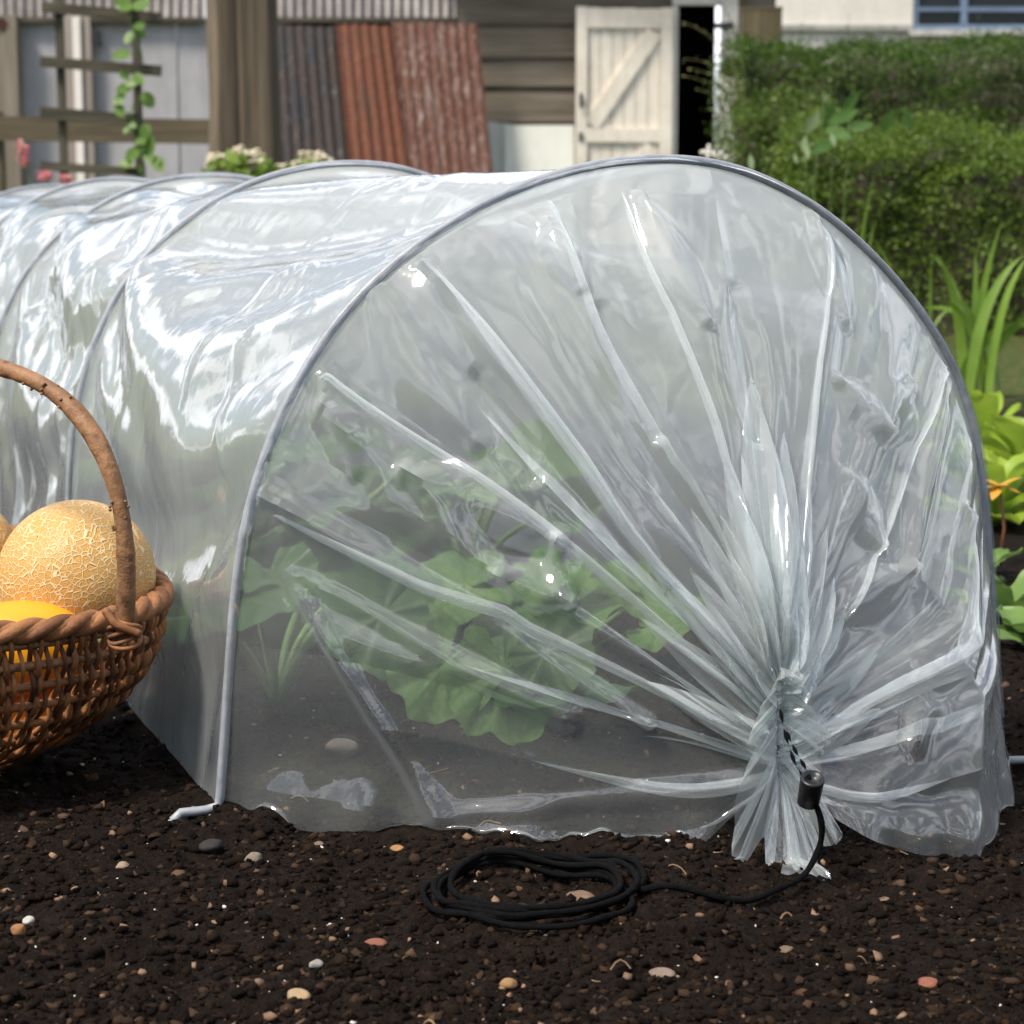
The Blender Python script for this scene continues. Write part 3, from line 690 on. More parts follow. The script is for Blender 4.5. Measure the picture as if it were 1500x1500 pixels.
def melon(c, r, label, group):
    o = thing('netted_melon', (c[0], c[1], c[2]-r), label, 'melon', group)
    b = MB(); b.grid(ball(c, r*1.01, r, r*.98, tilt=(.7, -.5)), flip=True, close=True); b.build('rind', MEL, o, True)
    d_ = np.array([.45, .55, .7]); d_ /= np.linalg.norm(d_)
    s_ = MB(); s_.tube([c+d_*r*.92, c+d_*r*1.0, c+d_*r*1.05], [.006, .005, .0045], 8); s_.build('stem_scar', m_plain('dry stalk', (.22, .15, .07), .8), o, True)
    return o
mc = at(112, 846, 1.575); melon(mc, .0612, 'whole golden melon with cream netting standing highest in the basket', 'netted melons in the basket')
melon(at(-62, 812, 1.60), .046, 'second netted melon, cut by the left edge of the photo', 'netted melons in the basket')
SQ = m_plain('orange yellow squash skin', (.72, .30, .012), .35, .12, 12, .5)
def squash(c, rx, ry, rz, yaw, label, mat):
    o = thing('squash', (c[0], c[1], c[2]-rz), label, 'squash', 'smooth squashes in the basket')
    W = ball((0, 0, 0), rx, ry, rz, dimple=.08, tilt=(0, math.pi/2*.96)); ca, sa = math.cos(yaw), math.sin(yaw)
    W = np.stack([W[..., 0]*ca-W[..., 1]*sa, W[..., 0]*sa+W[..., 1]*ca, W[..., 2]], -1)+c
    b = MB(); b.grid(W, flip=True, close=True); b.build('skin', mat, o, True)
    e = c+np.array([ca, sa, .05])*rz*1.0; s_ = MB(); s_.tube([e-np.array([ca, sa, 0])*.01, e, e+np.array([ca, sa, .25])*.014], [.006, .0045, .005], 8); s_.build('stalk', m_plain('squash stalk', (.16, .17, .06), .7), o, True)
    return o
squash(at(22, 950, 1.505), .036, .037, .058, .1, 'smooth yellow orange squash in front of the melon, just over the basket rim', SQ)
squash(at(25, 1035, 1.53), .034, .036, .056, -.5, 'deep orange squash glimpsed through the wicker below the yellow one', m_plain('deep orange squash skin', (.70, .20, .008), .4, .15, 12, .5))

# ------------------------------------------------------------------ leaves and plants
def blade(P, w, seg_up=(0, 0, 1), fold=.25):
    """long narrow leaf along P, width w(t), slightly folded"""
    P = np.asarray(P, float); n = len(P); T = np.gradient(P, axis=0); T /= np.linalg.norm(T, axis=1, keepdims=True)
    sd = np.cross(T, np.asarray(seg_up, float)); sd /= np.linalg.norm(sd, axis=1, keepdims=True)+1e-9; up = np.cross(sd, T)
    t = np.linspace(0, 1, n)[:, None]; ww = w(t)
    return np.stack([P-sd*ww+up*ww*fold, P, P+sd*ww+up*ww*fold], 0)
def round_leaf(c, d, nrm, size, q, lobes=5, jag=.10, cup=.25, nr=7, na=64):
    """broad lobed leaf; c = stalk end, d = direction to the tip"""
    d = np.asarray(d, float)/np.linalg.norm(d); nrm = np.asarray(nrm, float); nrm = nrm-d*(nrm@d); nrm /= np.linalg.norm(nrm); e = np.cross(nrm, d)
    th = np.linspace(-math.pi*.94, math.pi*.94, na); ph = q.uniform(0, 6.28)
    r = (.62+.38*np.cos(th*.5))*(1+jag*np.cos(lobes*th)+.05*np.sin(13*th+ph)+.03*np.sin(29*th))
    f = np.linspace(0, 1, nr)[:, None]
    x = r*f*np.cos(th); y = r*f*np.sin(th)
    z = cup*(f**2)*.35*(1+.0*th)-.06*np.abs(np.sin(lobes*th*.5))*f+.05*f*np.sin(9*th+ph)+.018*f*np.cos(lobes*4*th)+.09*f**2*np.sin(3*th+ph)
    return np.asarray(c)+size*(x[..., None]*d+y[..., None]*e+z[..., None]*nrm)
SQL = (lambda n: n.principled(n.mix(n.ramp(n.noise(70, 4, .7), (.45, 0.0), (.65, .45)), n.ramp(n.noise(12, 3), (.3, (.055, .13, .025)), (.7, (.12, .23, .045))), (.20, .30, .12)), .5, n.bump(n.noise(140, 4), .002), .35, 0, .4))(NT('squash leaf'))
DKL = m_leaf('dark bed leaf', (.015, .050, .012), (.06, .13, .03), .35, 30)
STEM = m_plain('green stalk', (.10, .17, .05), .6)
def leafy_plant(name, c, n, size, h, label, cat, group, mat, seed, lobes=5, spread=.16, tip=None):
    q = np.random.default_rng(seed); c = np.array([c[0], c[1], gz(c[0], c[1])])
    o = thing(name, c, label, cat, group)
    for i in range(n):
        a = i*2.4+q.uniform(-.4, .4); rr = spread*q.uniform(.35, 1); hh = h*q.uniform(.45, 1)
        e = c+np.array([math.cos(a)*rr, math.sin(a)*rr, hh])
        P = [c+np.array([0, 0, .0]), c+np.array([math.cos(a)*rr*.35, math.sin(a)*rr*.35, hh*.65]), e]
        m = MB(); m.tube(smooth_path(P, 10, 2), [.0035]*10, 6); m.build('leaf_stalk', STEM, o, True)
        d = np.array([math.cos(a), math.sin(a), q.uniform(-.5, .15)]); nr_ = np.array([math.cos(a)*.3+q.normal(0, .25), math.sin(a)*.3-.35+q.normal(0, .2), 1])
        m = MB(); m.grid(round_leaf(e, d, nr_, size*q.uniform(.65, 1.1), q, lobes)); m.build('leaf', mat, o, True, 1)
    return o
def tp(u, a): p = tun(u, a, 0); return (p[0], p[1])
G_ = 'vegetable plants growing inside the tunnel'
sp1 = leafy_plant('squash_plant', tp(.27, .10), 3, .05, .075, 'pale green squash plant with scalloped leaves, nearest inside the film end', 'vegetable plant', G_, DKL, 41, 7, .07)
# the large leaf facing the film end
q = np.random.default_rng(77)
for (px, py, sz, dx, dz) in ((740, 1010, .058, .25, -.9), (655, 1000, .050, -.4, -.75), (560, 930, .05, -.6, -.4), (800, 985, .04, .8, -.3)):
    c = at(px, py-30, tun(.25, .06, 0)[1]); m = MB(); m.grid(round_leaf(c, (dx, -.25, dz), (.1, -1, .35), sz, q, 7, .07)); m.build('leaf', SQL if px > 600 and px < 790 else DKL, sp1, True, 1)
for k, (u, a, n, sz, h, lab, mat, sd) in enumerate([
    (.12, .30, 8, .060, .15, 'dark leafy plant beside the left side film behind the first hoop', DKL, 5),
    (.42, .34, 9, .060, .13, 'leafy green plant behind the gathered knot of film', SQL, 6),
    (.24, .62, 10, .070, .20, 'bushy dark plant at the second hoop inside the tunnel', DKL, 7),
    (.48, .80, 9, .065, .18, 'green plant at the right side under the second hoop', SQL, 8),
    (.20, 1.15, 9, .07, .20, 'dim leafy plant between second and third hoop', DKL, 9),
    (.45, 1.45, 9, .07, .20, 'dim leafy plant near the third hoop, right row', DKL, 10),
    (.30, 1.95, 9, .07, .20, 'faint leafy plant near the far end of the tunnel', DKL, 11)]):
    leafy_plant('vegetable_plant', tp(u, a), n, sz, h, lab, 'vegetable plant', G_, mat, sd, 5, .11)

# ------------------------------------------------------------------ right hand bed: iris, lettuce, weeds
IRIS = m_leaf('iris leaf', (.09, .19, .02), (.24, .36, .06), .4, 12, .4)
def iris(c, n, h, label, seed, w=.011, lean=.16, group='clumps of sword leaves'):
    q = np.random.default_rng(seed); c = np.array([c[0], c[1], gz(c[0], c[1])]); o = thing('iris_clump', c, label, 'plant', group)
    for i in range(n):
        a = q.uniform(0, 6.28); l = h*q.uniform(.6, 1.05); ln = lean*q.normal(0, .8); t = np.linspace(0, 1, 12)[:, None]
        b = c+np.array([q.normal(0, .03), q.normal(0, .03), 0])
        P = b+t*np.array([0, 0, l])+(t**2)*np.array([ln, q.normal(0, .05), 0])-(t**4)*np.array([0, 0, abs(ln)*.6])
        W = blade(P, lambda t: w*q.uniform(.7, 1.2)*(1-t**3)*(.7+.6*t*(1-t)*2)+.0003, (math.cos(a), math.sin(a)*.4-.9, 0), .2)
        m = MB(); m.grid(W); m.build('leaf', IRIS, o, True)
    return o
iris(on_ground(1432, 585), 13, .41, 'tall green iris clump of sword leaves beyond the right side of the tunnel', 3, .013, .14)
iris(on_ground(1330, 560), 6, .43, 'thin tuft of tall yellow green blades rising right behind the hoop shoulder', 8, .005, .10)
iris(on_ground(1240, 540), 4, .52, 'few thin pale blades standing before the low hedge, left of the tuft', 12, .005, .06)
LETT = m_leaf('lettuce leaf', (.19, .31, .03), (.38, .50, .06), .45, 14, .4)
def lettuce(c, n, size, label, seed, mat=None, h=1.0, name='lettuce'):
    q = np.random.default_rng(seed); c = np.array([c[0], c[1], gz(c[0], c[1])]); o = thing(name, c, label, 'lettuce' if name == 'lettuce' else 'weed', 'leafy salad plants in the right bed')
    for i in range(n):
        a = i*2.4+q.uniform(-.3, .3); el = .35+1.0*(i/n)+q.normal(0, .1); el = min(el, 1.45); L_ = size*q.uniform(.75, 1.1)
        nu, nv = 7, 10; u = np.linspace(-1, 1, nu)[:, None]; v = np.linspace(0, 1, nv)[None]
        wd = .30*L_*(.25+1.5*v*(1-v*.55))*np.sqrt(np.clip(1-v**6, 0, 1)); rip = .055*L_*np.sin(v*16+u*4+q.uniform(0, 6))*np.abs(u)**1.5
        x = L_*v*np.cos(el-.5*v); z = L_*v*np.sin(el-.35*v)*h+.10*L_*(u**2)*v+rip; y = wd*u+0*v
        W = np.stack([c[0]+x*math.cos(a)-y*math.sin(a), c[1]+x*math.sin(a)+y*math.cos(a), c[2]+z+.01*i/n], -1)
        m = MB(); m.grid(W); m.build('leaf', mat or LETT, o, True, 1)
    return o
lettuce(on_ground(1452, 735), 22, .12, 'big yellow green lettuce right of the tunnel, closest to the hoop', 1, None, 1.25)
lettuce(on_ground(1518, 705), 22, .125, 'yellow green lettuce cut by the right edge of the photo', 2, None, 1.25)
lettuce(on_ground(1432, 655), 18, .12, 'lettuce half hidden by the hoop, below the iris leaves', 6, None, 1.2)
WEED = m_leaf('weed leaf', (.07, .14, .03), (.18, .29, .07), .35, 20)
lettuce(on_ground(1478, 860), 9, .085, 'small green weed rosette in the soil beneath the lettuces', 3, WEED, .8, 'weed')
lettuce(on_ground(1512, 905), 9, .075, 'low green weed at the right edge nearest the tunnel hem', 4, WEED, .7, 'weed')
lettuce(on_ground(1440, 805), 7, .06, 'tiny green weed close to the hoop leg on the right', 5, WEED, .8, 'weed')
oc = on_ground(1466, 790); oc[2] = gz(oc[0], oc[1]); of = thing('orange_leaved_stem', oc, 'young plant with orange yellow top leaves and reddish stem in front of the lettuce', 'plant')
m = MB(); top_ = oc+np.array([-.004, 0, .105]); m.tube([oc, oc+np.array([.004, 0, .05]), top_], [.0028, .0022, .0015], 6); m.build('stem', m_plain('red brown stem', (.16, .06, .03), .6), of, True)
q = np.random.default_rng(4)
OL = m_leaf('orange leaf', (.55, .22, .03), (.65, .42, .06), .35, 40)
for i in range(8):
    a = i*2.4; m = MB(); P = top_+np.linspace(0, 1, 6)[:, None]*np.array([math.cos(a)*.030, math.sin(a)*.02, .012-.004*i]); m.grid(blade(P, lambda t: .008*np.sin(math.pi*(t*.9+.08)), (0, 0, 1), .3)); m.build('leaf', OL, of, True, 1)
# slab of stone among the weeds
c = on_ground(1428, 800)

# ------------------------------------------------------------------ hedges
HL = m_leaf('hedge leaf', (.030, .065, .008), (.165, .25, .03), .35, 5.0, .5)
HL2 = m_leaf('dark hedge leaf', (.014, .042, .006), (.095, .165, .02), .35, 5.0, .5)
TWIG = m_plain('hedge twigs', (.035, .028, .018), .9)
def hedge(name, x0, x1, y0, y1, h, n, label, mat, seed, leaf=.013, shoots=160, rnd=.5):
    q = np.random.default_rng(seed); xm, ym = (x0+x1)/2, (y0+y1)/2
    o = thing(name, (xm, ym, 0), label, 'hedge', 'clipped garden hedges')
    def surf(u, v):
        # v 0 front foot, .5 front top, 1 back top ; u along
        t = np.clip(v, 0, 1)
        y = np.where(t < .62, y0+(y1-y0)*.16*(t/.62)**2, y0+(y1-y0)*(.16+.84*(t-.62)/.38))
        z = np.where(t < .62, h*(1-(1-t/.62)**(1.5))*.93, h*(.93+.07*np.sin((t-.62)/.38*math.pi)))
        x = x0+(x1-x0)*u
        lump = .075*vnoise(u*(x1-x0)*5, t*5+seed, seed)+.06*vnoise(u*(x1-x0)*11, t*10+seed, seed+3)+.05*vnoise(u*(x1-x0)*1.6, t*2, seed+1)
        return x, y-lump*(t < .8), z+lump*1.2*(t > .4)
    nn = n; u = q.random(nn); v = q.random(nn)**.9; x, y, z = surf(u, v)
    # a fifth of the leaves clothe the two ends
    e = q.random(nn) < .16; side = q.random(nn) < .7
    x = np.where(e, np.where(side, x0, x1)+q.normal(0, .03, nn), x); y = np.where(e, y0+(y1-y0)*q.random(nn), y); z = np.where(e, h*.97*q.random(nn), z)
    dpt = np.abs(q.normal(0, .035, nn)); y = y+np.where(e, 0, dpt); z = z+q.normal(0, .012, nn)+(v > .6)*q.exponential(.012, nn)*(~e); x = x+q.normal(0, .01, nn)
    C_ = np.stack([x, y, np.maximum(z, .015)], -1)
    d = q.normal(size=(nn, 3)); d[:, 1] -= .35; d[:, 2] += .5; d /= np.linalg.norm(d, axis=1, keepdims=True)
    s_ = np.cross(d, q.normal(size=(nn, 3))); s_ /= np.linalg.norm(s_, axis=1, keepdims=True); L_ = leaf*q.uniform(.7, 1.5, (nn, 1))
    up = np.cross(s_, d)*.2
    V = np.stack([C_, C_+d*L_*.55+s_*L_*.42+up*L_, C_+d*L_*1.25, C_+d*L_*.55-s_*L_*.42+up*L_], 1)
    F = np.arange(nn*4).reshape(nn, 4)
    lf = fast_mesh('foliage', V.reshape(-1, 3)-np.array([xm, ym, 0]), F, mat, o)
    m = MB(); uu, vv = np.meshgrid(np.linspace(0, 1, 60), np.linspace(0, 1, 24), indexing='ij'); X_, Y_, Z_ = surf(uu, vv)
    m.grid(np.stack([X_*.98+xm*.02, Y_+.05, np.maximum(Z_-.05, -.02)], -1)); m.build('branches', TWIG, o)
    m = MB()
    for i in range(shoots):
        u_ = q.random(); a, b, c_ = surf(np.array([u_]), np.array([q.uniform(.55, .85)])); L_ = q.exponential(.035)+.01
        p = np.array([a[0], b[0], c_[0]-.01]); t = np.array([q.normal(0, .25), q.normal(-.1, .2), 1])
        m.tube([p, p+t*L_*.5, p+t*L_+np.array([q.normal(0, .006), 0, 0])], [.0015, .0012, .0008], 4)
        for w_ in range(3):
            cc_ = p+t*L_*(.4+.3*w_); dd = np.array([q.choice([-1, 1])*.9, q.normal(0, .4), .5])*leaf*.9
            sdd = np.array([0, .5, .5])*leaf*.4; m.add([cc_, cc_+dd*.5+sdd, cc_+dd, cc_+dd*.5-sdd], [(0, 1, 2, 3)])
    tag(m.build('shoots', mat, o), kind='stuff')
    return o
a = at(1178, 230, 6.9); b = at(1560, 200, 6.9)
hedge('hedge', a[0], b[0]+.5, 6.7, 7.7, at(1300, 196, 6.9)[2], 40000, 'low rounded clipped hedge on the right behind the iris leaves', HL, 5, .0105)
a = at(1084, 100, 9.6); b = at(1600, 100, 9.6)
hedge('hedge', a[0], b[0]+.5, 9.4, 10.6, at(1300, 58, 9.5)[2], 40000, 'taller dark hedge under the house window, behind the low hedge', HL2, 6, .013, 260)
# sprawling growth between the door post and the hedge
a = at(1082, 160, 8.9)
hedge('hedge', a[0], a[0]+.40, 8.6, 9.2, at(1120, 150, 8.9)[2], 5200, 'loose light green shrub filling the corner by the white door post', m_leaf('shrub leaf', (.04, .08, .012), (.13, .19, .03), .35, 5), 15, .016, 60)
# climbing bean with pale pods in front of the hedge
bp_ = on_ground(1195, 508); bo = thing('bean_plant', (bp_[0], bp_[1], 0), 'bean plant with pale leaves and pods standing before the hedges', 'plant')
q = np.random.default_rng(21); Yb = bp_[1]; tops = [at(x, y, Yb) for x, y in ((1208, 135), (1180, 215), (1222, 190), (1245, 165))]
PALE = m_leaf('pale bean leaf', (.16, .26, .10), (.38, .46, .26), .3, 20); BGR = m_leaf('bean leaf', (.05, .12, .03), (.12, .22, .05), .35, 20)
for i, t in enumerate(tops):
    m = MB(); m.tube(smooth_path([np.array([bp_[0]+.01*i, Yb, 0]), (np.array([bp_[0], Yb, 0])+t)/2+np.array([.02*(i-1.5), 0, 0]), t], 12, 2), .0013, 5); m.build('stem', STEM, bo, True)
for (px, py, sz, dx, dz, mt) in ((1210, 145, .020, .1, .2, PALE), (1190, 180, .045, .5, .8, PALE), (1178, 210, .030, -.2, -.9, PALE), (1182, 222, .03, .1, -1, PALE), (1220, 205, .028, .3, -1, PALE), (1165, 232, .02, .2, -1, PALE), (1100, 238, .03, .1, -1, PALE),
        (1235, 170, .06, .5, .2, BGR), (1228, 195, .06, .6, -.3, BGR), (1205, 215, .055, -.5, -.2, BGR), (1245, 150, .05, .4, .5, BGR), (1215, 170, .05, .2, .7, BGR), (1260, 185, .05, .7, .1, BGR), (1300, 178, .05, .3, .8, BGR), (1330, 175, .05, -.3, .8, BGR)):
    c = at(px, py, Yb-.03+q.uniform(-.03, .03)); P = c+np.linspace(-.5, .5, 8)[:, None]*np.array([dx, -.2, dz])*sz/math.hypot(dx, dz)*1.6
    m = MB(); m.grid(blade(P, lambda t: sz*.34*np.sin(math.pi*(t*.94+.03)), (.3, -1, .2), .15)); m.build('leaf', mt, bo, True, 1)

# ------------------------------------------------------------------ house on the right
RENDERW = m_paint('cream render', (.66, .63, .57), (.38, .36, .31), .35, 1.2, .85)
YH = 21.0
ho = thing('house', (at(1400, 100, YH)[0], YH, 0), 'cream rendered house with a blue grey window, top right behind the hedge', 'house')
x0, xw0, xw1 = at(1140, 0, YH)[0], at(1338, 0, YH)[0], at(1640, 0, YH)[0]; zs = at(1400, 44, YH)[2]; zt = zs+1.25; x1 = x0+8; ZT = 5.2
m = MB(); m.box([(x0+xw0)/2, YH+.15, ZT/2], [xw0-x0, .3, ZT]); m.box([(xw0+xw1)/2, YH+.15, zs/2], [xw1-xw0, .3, zs]); m.box([(xw0+xw1)/2, YH+.15, (zt+ZT)/2], [xw1-xw0, .3, ZT-zt]); m.box([(xw1+x1)/2, YH+.15, ZT/2], [x1-xw1, .3, ZT])
m.build('wall', RENDERW, ho)
lz = at(1200, 41, YH)[2]; m = MB(); m.box([(x0+xw0)/2-.01, YH-.03, lz], [xw0-x0-.02, .058, .055]); m.build('ledge', m_paint('grey painted ledge', (.36, .36, .34), (.14, .14, .12), .6, 3), ho)
BLUE = m_plain('blue grey window paint', (.13, .18, .27), .45, .15, 4)
wf = MB()
def bar(xa, xb, za, zb, d=.07, yy=YH+.06): wf.box([(xa+xb)/2, yy, (za+zb)/2], [xb-xa, d, zb-za])
fw = .055; xm1 = at(1414, 0, YH)[0]
bar(xw0, xw0+fw, zs, zt); bar(xw1-fw, xw1, zs, zt); bar(xw0+fw, xw1-fw, zs, zs+fw); bar(xw0+fw, xw1-fw, zt-fw, zt); bar(xm1-.03, xm1+.03, zs+fw, zt-fw)
zb_ = at(1400, 13, YH)[2]; bar(xw0+fw, xm1-.03, zb_-.018, zb_+.018, .05); bar(xm1+.03, xw1-fw, zb_-.022, zb_+.022, .05)
wfo = wf.build('window', BLUE, ho)
m = MB(); m.box([(xw0+xw1)/2, YH+.10, (zs+zt)/2], [xw1-xw0-.01, .012, zt-zs-.01]); m.build('pane', m_plain('dark window glass', (.010, .012, .015), .08, .1, 3, .5), wfo)
m = MB(); m.box([(xw0+xw1)/2, YH-.05, zs-.032], [xw1-xw0+.1, .13, .06]); m.build('sill', m_plain('grey stone sill', (.42, .41, .39), .8), wfo)
m = MB(); m.box([(x0+x1)/2, YH+2, ZT+.1], [x1-x0+.4, 4.6, .15]); m.build('roof', m_plain('slate roof', (.08, .08, .09), .7), ho)
m = MB(); m.box([(x0+x1)/2, YH+4.2, ZT/2], [x1-x0, .2, ZT]); m.box([x0+.1, YH+2.2, ZT/2], [.2, 3.8, ZT]); m.build('rear_wall', RENDERW, ho)

# ------------------------------------------------------------------ shed with open door
YW = 15.5
WBOARD = (lambda n: n.principled(n.mix(n.ramp(n.noise(1.1, 3), (.35, 0.), (.7, .6)), n.ramp(n.noise(1.0, 6, .7, n.vec((1.3, 9, 30)), .5), (.3, (.085, .070, .054)), (.55, (.19, .16, .125)), (.8, (.32, .275, .22))), (.10, .085, .055)), .9, n.bump(n.noise(1.0, 6, .7, n.vec((1.3, 9, 30)), .5), .006)))(NT('weathered boards'))
CREAM = m_paint('peeling cream paint', (.80, .75, .66), (.36, .25, .13), .30, 2.2, .6)
OFFW = m_paint('white painted timber', (.74, .71, .66), (.34, .27, .19), .35, 2.0, .6)
xl, xr = at(668, 0, YW)[0], at(1094, 0, YW)[0]; xd0, xd1 = at(990, 0, YW)[0], at(1058, 0, YW)[0]; zd = at(1020, 10, YW)[2]; ZR = 2.35
sh = thing('garden_shed', ((xl+xr)/2, YW, 0), 'weathered grey board shed with its cream plank door standing open', 'shed')
zb = [at(700, y, YW)[2] for y in (-36, 33, 80, 125, 178, 228, 280, 330, 385)]; q = np.random.default_rng(2)
m = MB()
for i in range(len(zb)-1):
    z1, z0 = zb[i], max(zb[i+1], 0)
    A = np.array([[xl, YW-.012, z1], [xd0-.03, YW-.012, z1+q.normal(0, .006)], [xd0-.03, YW-.04, z0-.012], [xl, YW-.04, z0-.012+q.normal(0, .006)]])
    B = A+np.array([0, .02, 0]); m.add(np.r_[A, B], [(0, 3, 2, 1), (4, 5, 6, 7), (0, 1, 5, 4), (3, 7, 6, 2), (0, 4, 7, 3), (1, 2, 6, 5)])
m.box([(xd1+.10+xr)/2+.1, YW, 1.2], [xr-xd1-.10+.2, .03, 2.4])
m.build('board_wall', WBOARD, sh)
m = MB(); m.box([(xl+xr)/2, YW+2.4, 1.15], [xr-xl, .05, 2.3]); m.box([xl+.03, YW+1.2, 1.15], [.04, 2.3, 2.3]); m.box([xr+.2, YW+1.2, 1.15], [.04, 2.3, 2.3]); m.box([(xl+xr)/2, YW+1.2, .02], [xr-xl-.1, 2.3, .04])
m.build('inner_wall', m_plain('shade black timber', (.012, .011, .010), .95), sh)  # inner walls near-black: the shade indoors is put into their colour
m = MB(); m.box([(xl+xr)/2, YW+1.1, ZR+.06], [xr-xl+.6, 3.0, .06]); m.build('roof', m_plain('roofing felt', (.05, .05, .05), .9), sh)
m = MB(); m.box([(xl+xr)/2, YW-.45, ZR-.03], [xr-xl+.5, .025, .12]); m.build('fascia', m_wood('red brown fascia', (.10, .035, .02), (.17, .07, .045), 'x'), sh)
fr = MB()
fr.box([xd0-.008, YW-.03, zd/2], [.045, .10, zd]); a = at(1069, 0, YW-.05); fr.box([a[0], YW-.05, 1.2], [.115, .12, 2.4]); fr.box([(xd0+xd1)/2, YW-.035, zd+.045], [xd1-xd0+.06, .09, .075])
fr.build('door_frame', OFFW, sh)
m = MB(); a = at(1084, 0, YW-.05); m.box([a[0]+.012, YW-.04, 1.2], [.055, .10, 2.4]); m.build('corner_post', m_wood('brown corner post', (.10, .07, .045), (.20, .15, .10)), sh)
# ring of pipe bracket on the post
m = MB(); a = at(1062, 38, YW-.13); m.tube([a+np.array([-.07, 0, .0]), a+np.array([.06, 0, .01])], .022, 8); m.build('hinge_strap', m_plain('dark iron', (.05, .05, .055), .5, .3, 20, .5), sh)
# the door leaf, turned back against the boards on its right hand hinge
dx0, dx1 = at(843, 0, YW-.25)[0], at(984, 0, YW-.12)[0]; zt_ = at(900, 11, YW-.2)[2]
hinge = np.array([dx1, YW-.10, 0]); wdoor = dx1-dx0; ang = R(8)
ex = np.array([-math.cos(ang), -math.sin(ang), 0]); ey = np.array([-math.sin(ang), math.cos(ang), 0])*1.0; Rd = np.stack([ex, -ey, [0, 0, 1]], 1)
def dbox(mm, x0, x1, z0, z1, d0, d1): mm.box(hinge+ex*(x0+x1)/2-ey*(d0+d1)/2*1.0+np.array([0, 0, (z0+z1)/2]), (x1-x0, d1-d0, z1-z0), np.stack([ex, -ey, np.array([0, 0, 1.])], 1))
m = MB(); npk = 8
for i in range(npk):
    g0, g1 = wdoor*i/npk+.003, wdoor*(i+1)/npk-.003; dbox(m, g0, g1, .03, zt_-.002*((i*7) % 3), 0, .022)
do = m.build('door', CREAM, sh)
m = MB(); zr = [at(900, 27, YW-.2)[2], at(900, 198, YW-.2)[2], .18]
dbox(m, wdoor-.075, wdoor+.004, .02, zt_+.004, .0235, .046); dbox(m, -.004, .085, .02, zt_+.004, .0235, .046)
for z, hh in zip(zr, (.135, .10, .12)): dbox(m, .0865, wdoor-.0765, z-hh/2, z+hh/2, .0235, .044)
m.build('door_rail', CREAM, do)
def brace(z0, z1, mm):
    A = hinge+ex*.14-ey*.034+np.array([0, 0, z1]); B = hinge+ex*(wdoor-.11)-ey*.034+np.array([0, 0, z0]); mm.beam(A, B, .115, .021, -ey)
m = MB(); brace(zr[1]+.075, zr[0]-.10, m); m.build('brace', CREAM, do)
m = MB(); brace(zr[2]+.10, zr[1]-.09, m); m.build('brace', CREAM, do)
m = MB(); c = hinge+ex*(wdoor-.03)-ey*.05+np.array([0, 0, at(850, 146, YW-.25)[2]]); m.box(c, (.022, .014, .085)); m.tube([c+[0, -.01, .05], c+[0, -.04, .02], c+[0, -.04, -.03], c+[0, -.01, -.06]], .008, 6); m.build('latch', m_plain('black iron latch', (.02, .02, .02), .5), do)
m = MB(); c = hinge+ex*(wdoor-.03)-ey*.05+np.array([0, 0, at(850, 200, YW-.25)[2]]); m.box(c, (.03, .014, .06)); m.build('bolt', m_plain('rusted bolt', (.05, .05, .045), .6), do)

# brown gate post stub left of the house wall
a, b = at(1088, 0, 11.2)[0], at(1146, 0, 11.2)[0]; zt2 = at(1115, 14, 11.2)[2]
po = thing('wooden_post', ((a+b)/2, 11.2, 0), 'short broad brown wooden post beside the white door frame', 'post')
m = MB(); m.box([(a+b)/2, 11.26, zt2/2], [b-a, .12, zt2]); m.build('shaft', m_wood('brown post', (.09, .072, .035), (.17, .14, .075)), po)
m = MB(); m.box([(a+b)/2, 11.26, zt2+.0075], [b-a+.006, .126, .015]); m.build('post_top', m_wood('end grain', (.07, .055, .03), (.15, .12, .07), 'x'), po)

# pale sheet leaning against the boards
q = np.random.default_rng(8)
a0, a1 = at(712, 176, YW-.3), at(842, 182, YW-.3); ps = thing('leaning_panel', ((a0[0]+a1[0])/2, YW-.3, 0), 'pale greenish white sheet panel leaning between rusty iron and door', 'panel')
m = MB(); n_ = 24; u = np.linspace(0, 1, n_); X_ = a0[0]+(a1[0]-a0[0])*u; ytop = YW-.12-.05*np.exp(-((u-.22)/.05)**2)
ztop = a0[2]+(a1[2]-a0[2])*np.clip(u*3, 0, 1)
m.grid(np.stack([np.stack([X_, ytop-.25, 0*X_], -1), np.stack([X_, ytop, ztop], -1)], 1)); m.grid(np.stack([np.stack([X_, ytop-.24, 0*X_], -1), np.stack([X_, ytop+.012, ztop], -1)], 1), True)
m.build('sheet', m_paint('greenish white sheet', (.56, .58, .54), (.40, .40, .34), .4, 1.5), ps)

# corrugated sheets
def corr(mm, P00, P10, P01, P11, pitch=.076, dep=.012, rag=0.0, q=None):
    """corrugated sheet between four corners (00 top left, 10 top right, 01 bottom left, 11 bottom right)"""
    P00, P10, P01, P11 = [np.asarray(p, float) for p in (P00, P10, P01, P11)]
    wd = np.linalg.norm(P10-P00); nx = int(wd/pitch*12); u = np.linspace(0, 1, nx)[:, None, None]; v = np.linspace(0, 1, 10)[None, :, None]
    W = (P00*(1-u)+P10*u)*(1-v)+(P01*(1-u)+P11*u)*v
    nrm = np.cross(P10-P00, P01-P00); nrm /= np.linalg.norm(nrm); nrm *= -np.sign(nrm[1])
    W = W+nrm*(dep*np.cos(u*wd/pitch*2*math.pi)+.012*np.sin(v*3+u*4))
    if rag and q is not None: W[:, 0, 2] += q.normal(0, rag, nx)
    mm.grid(W); mm.grid(W-nrm*.002, True)
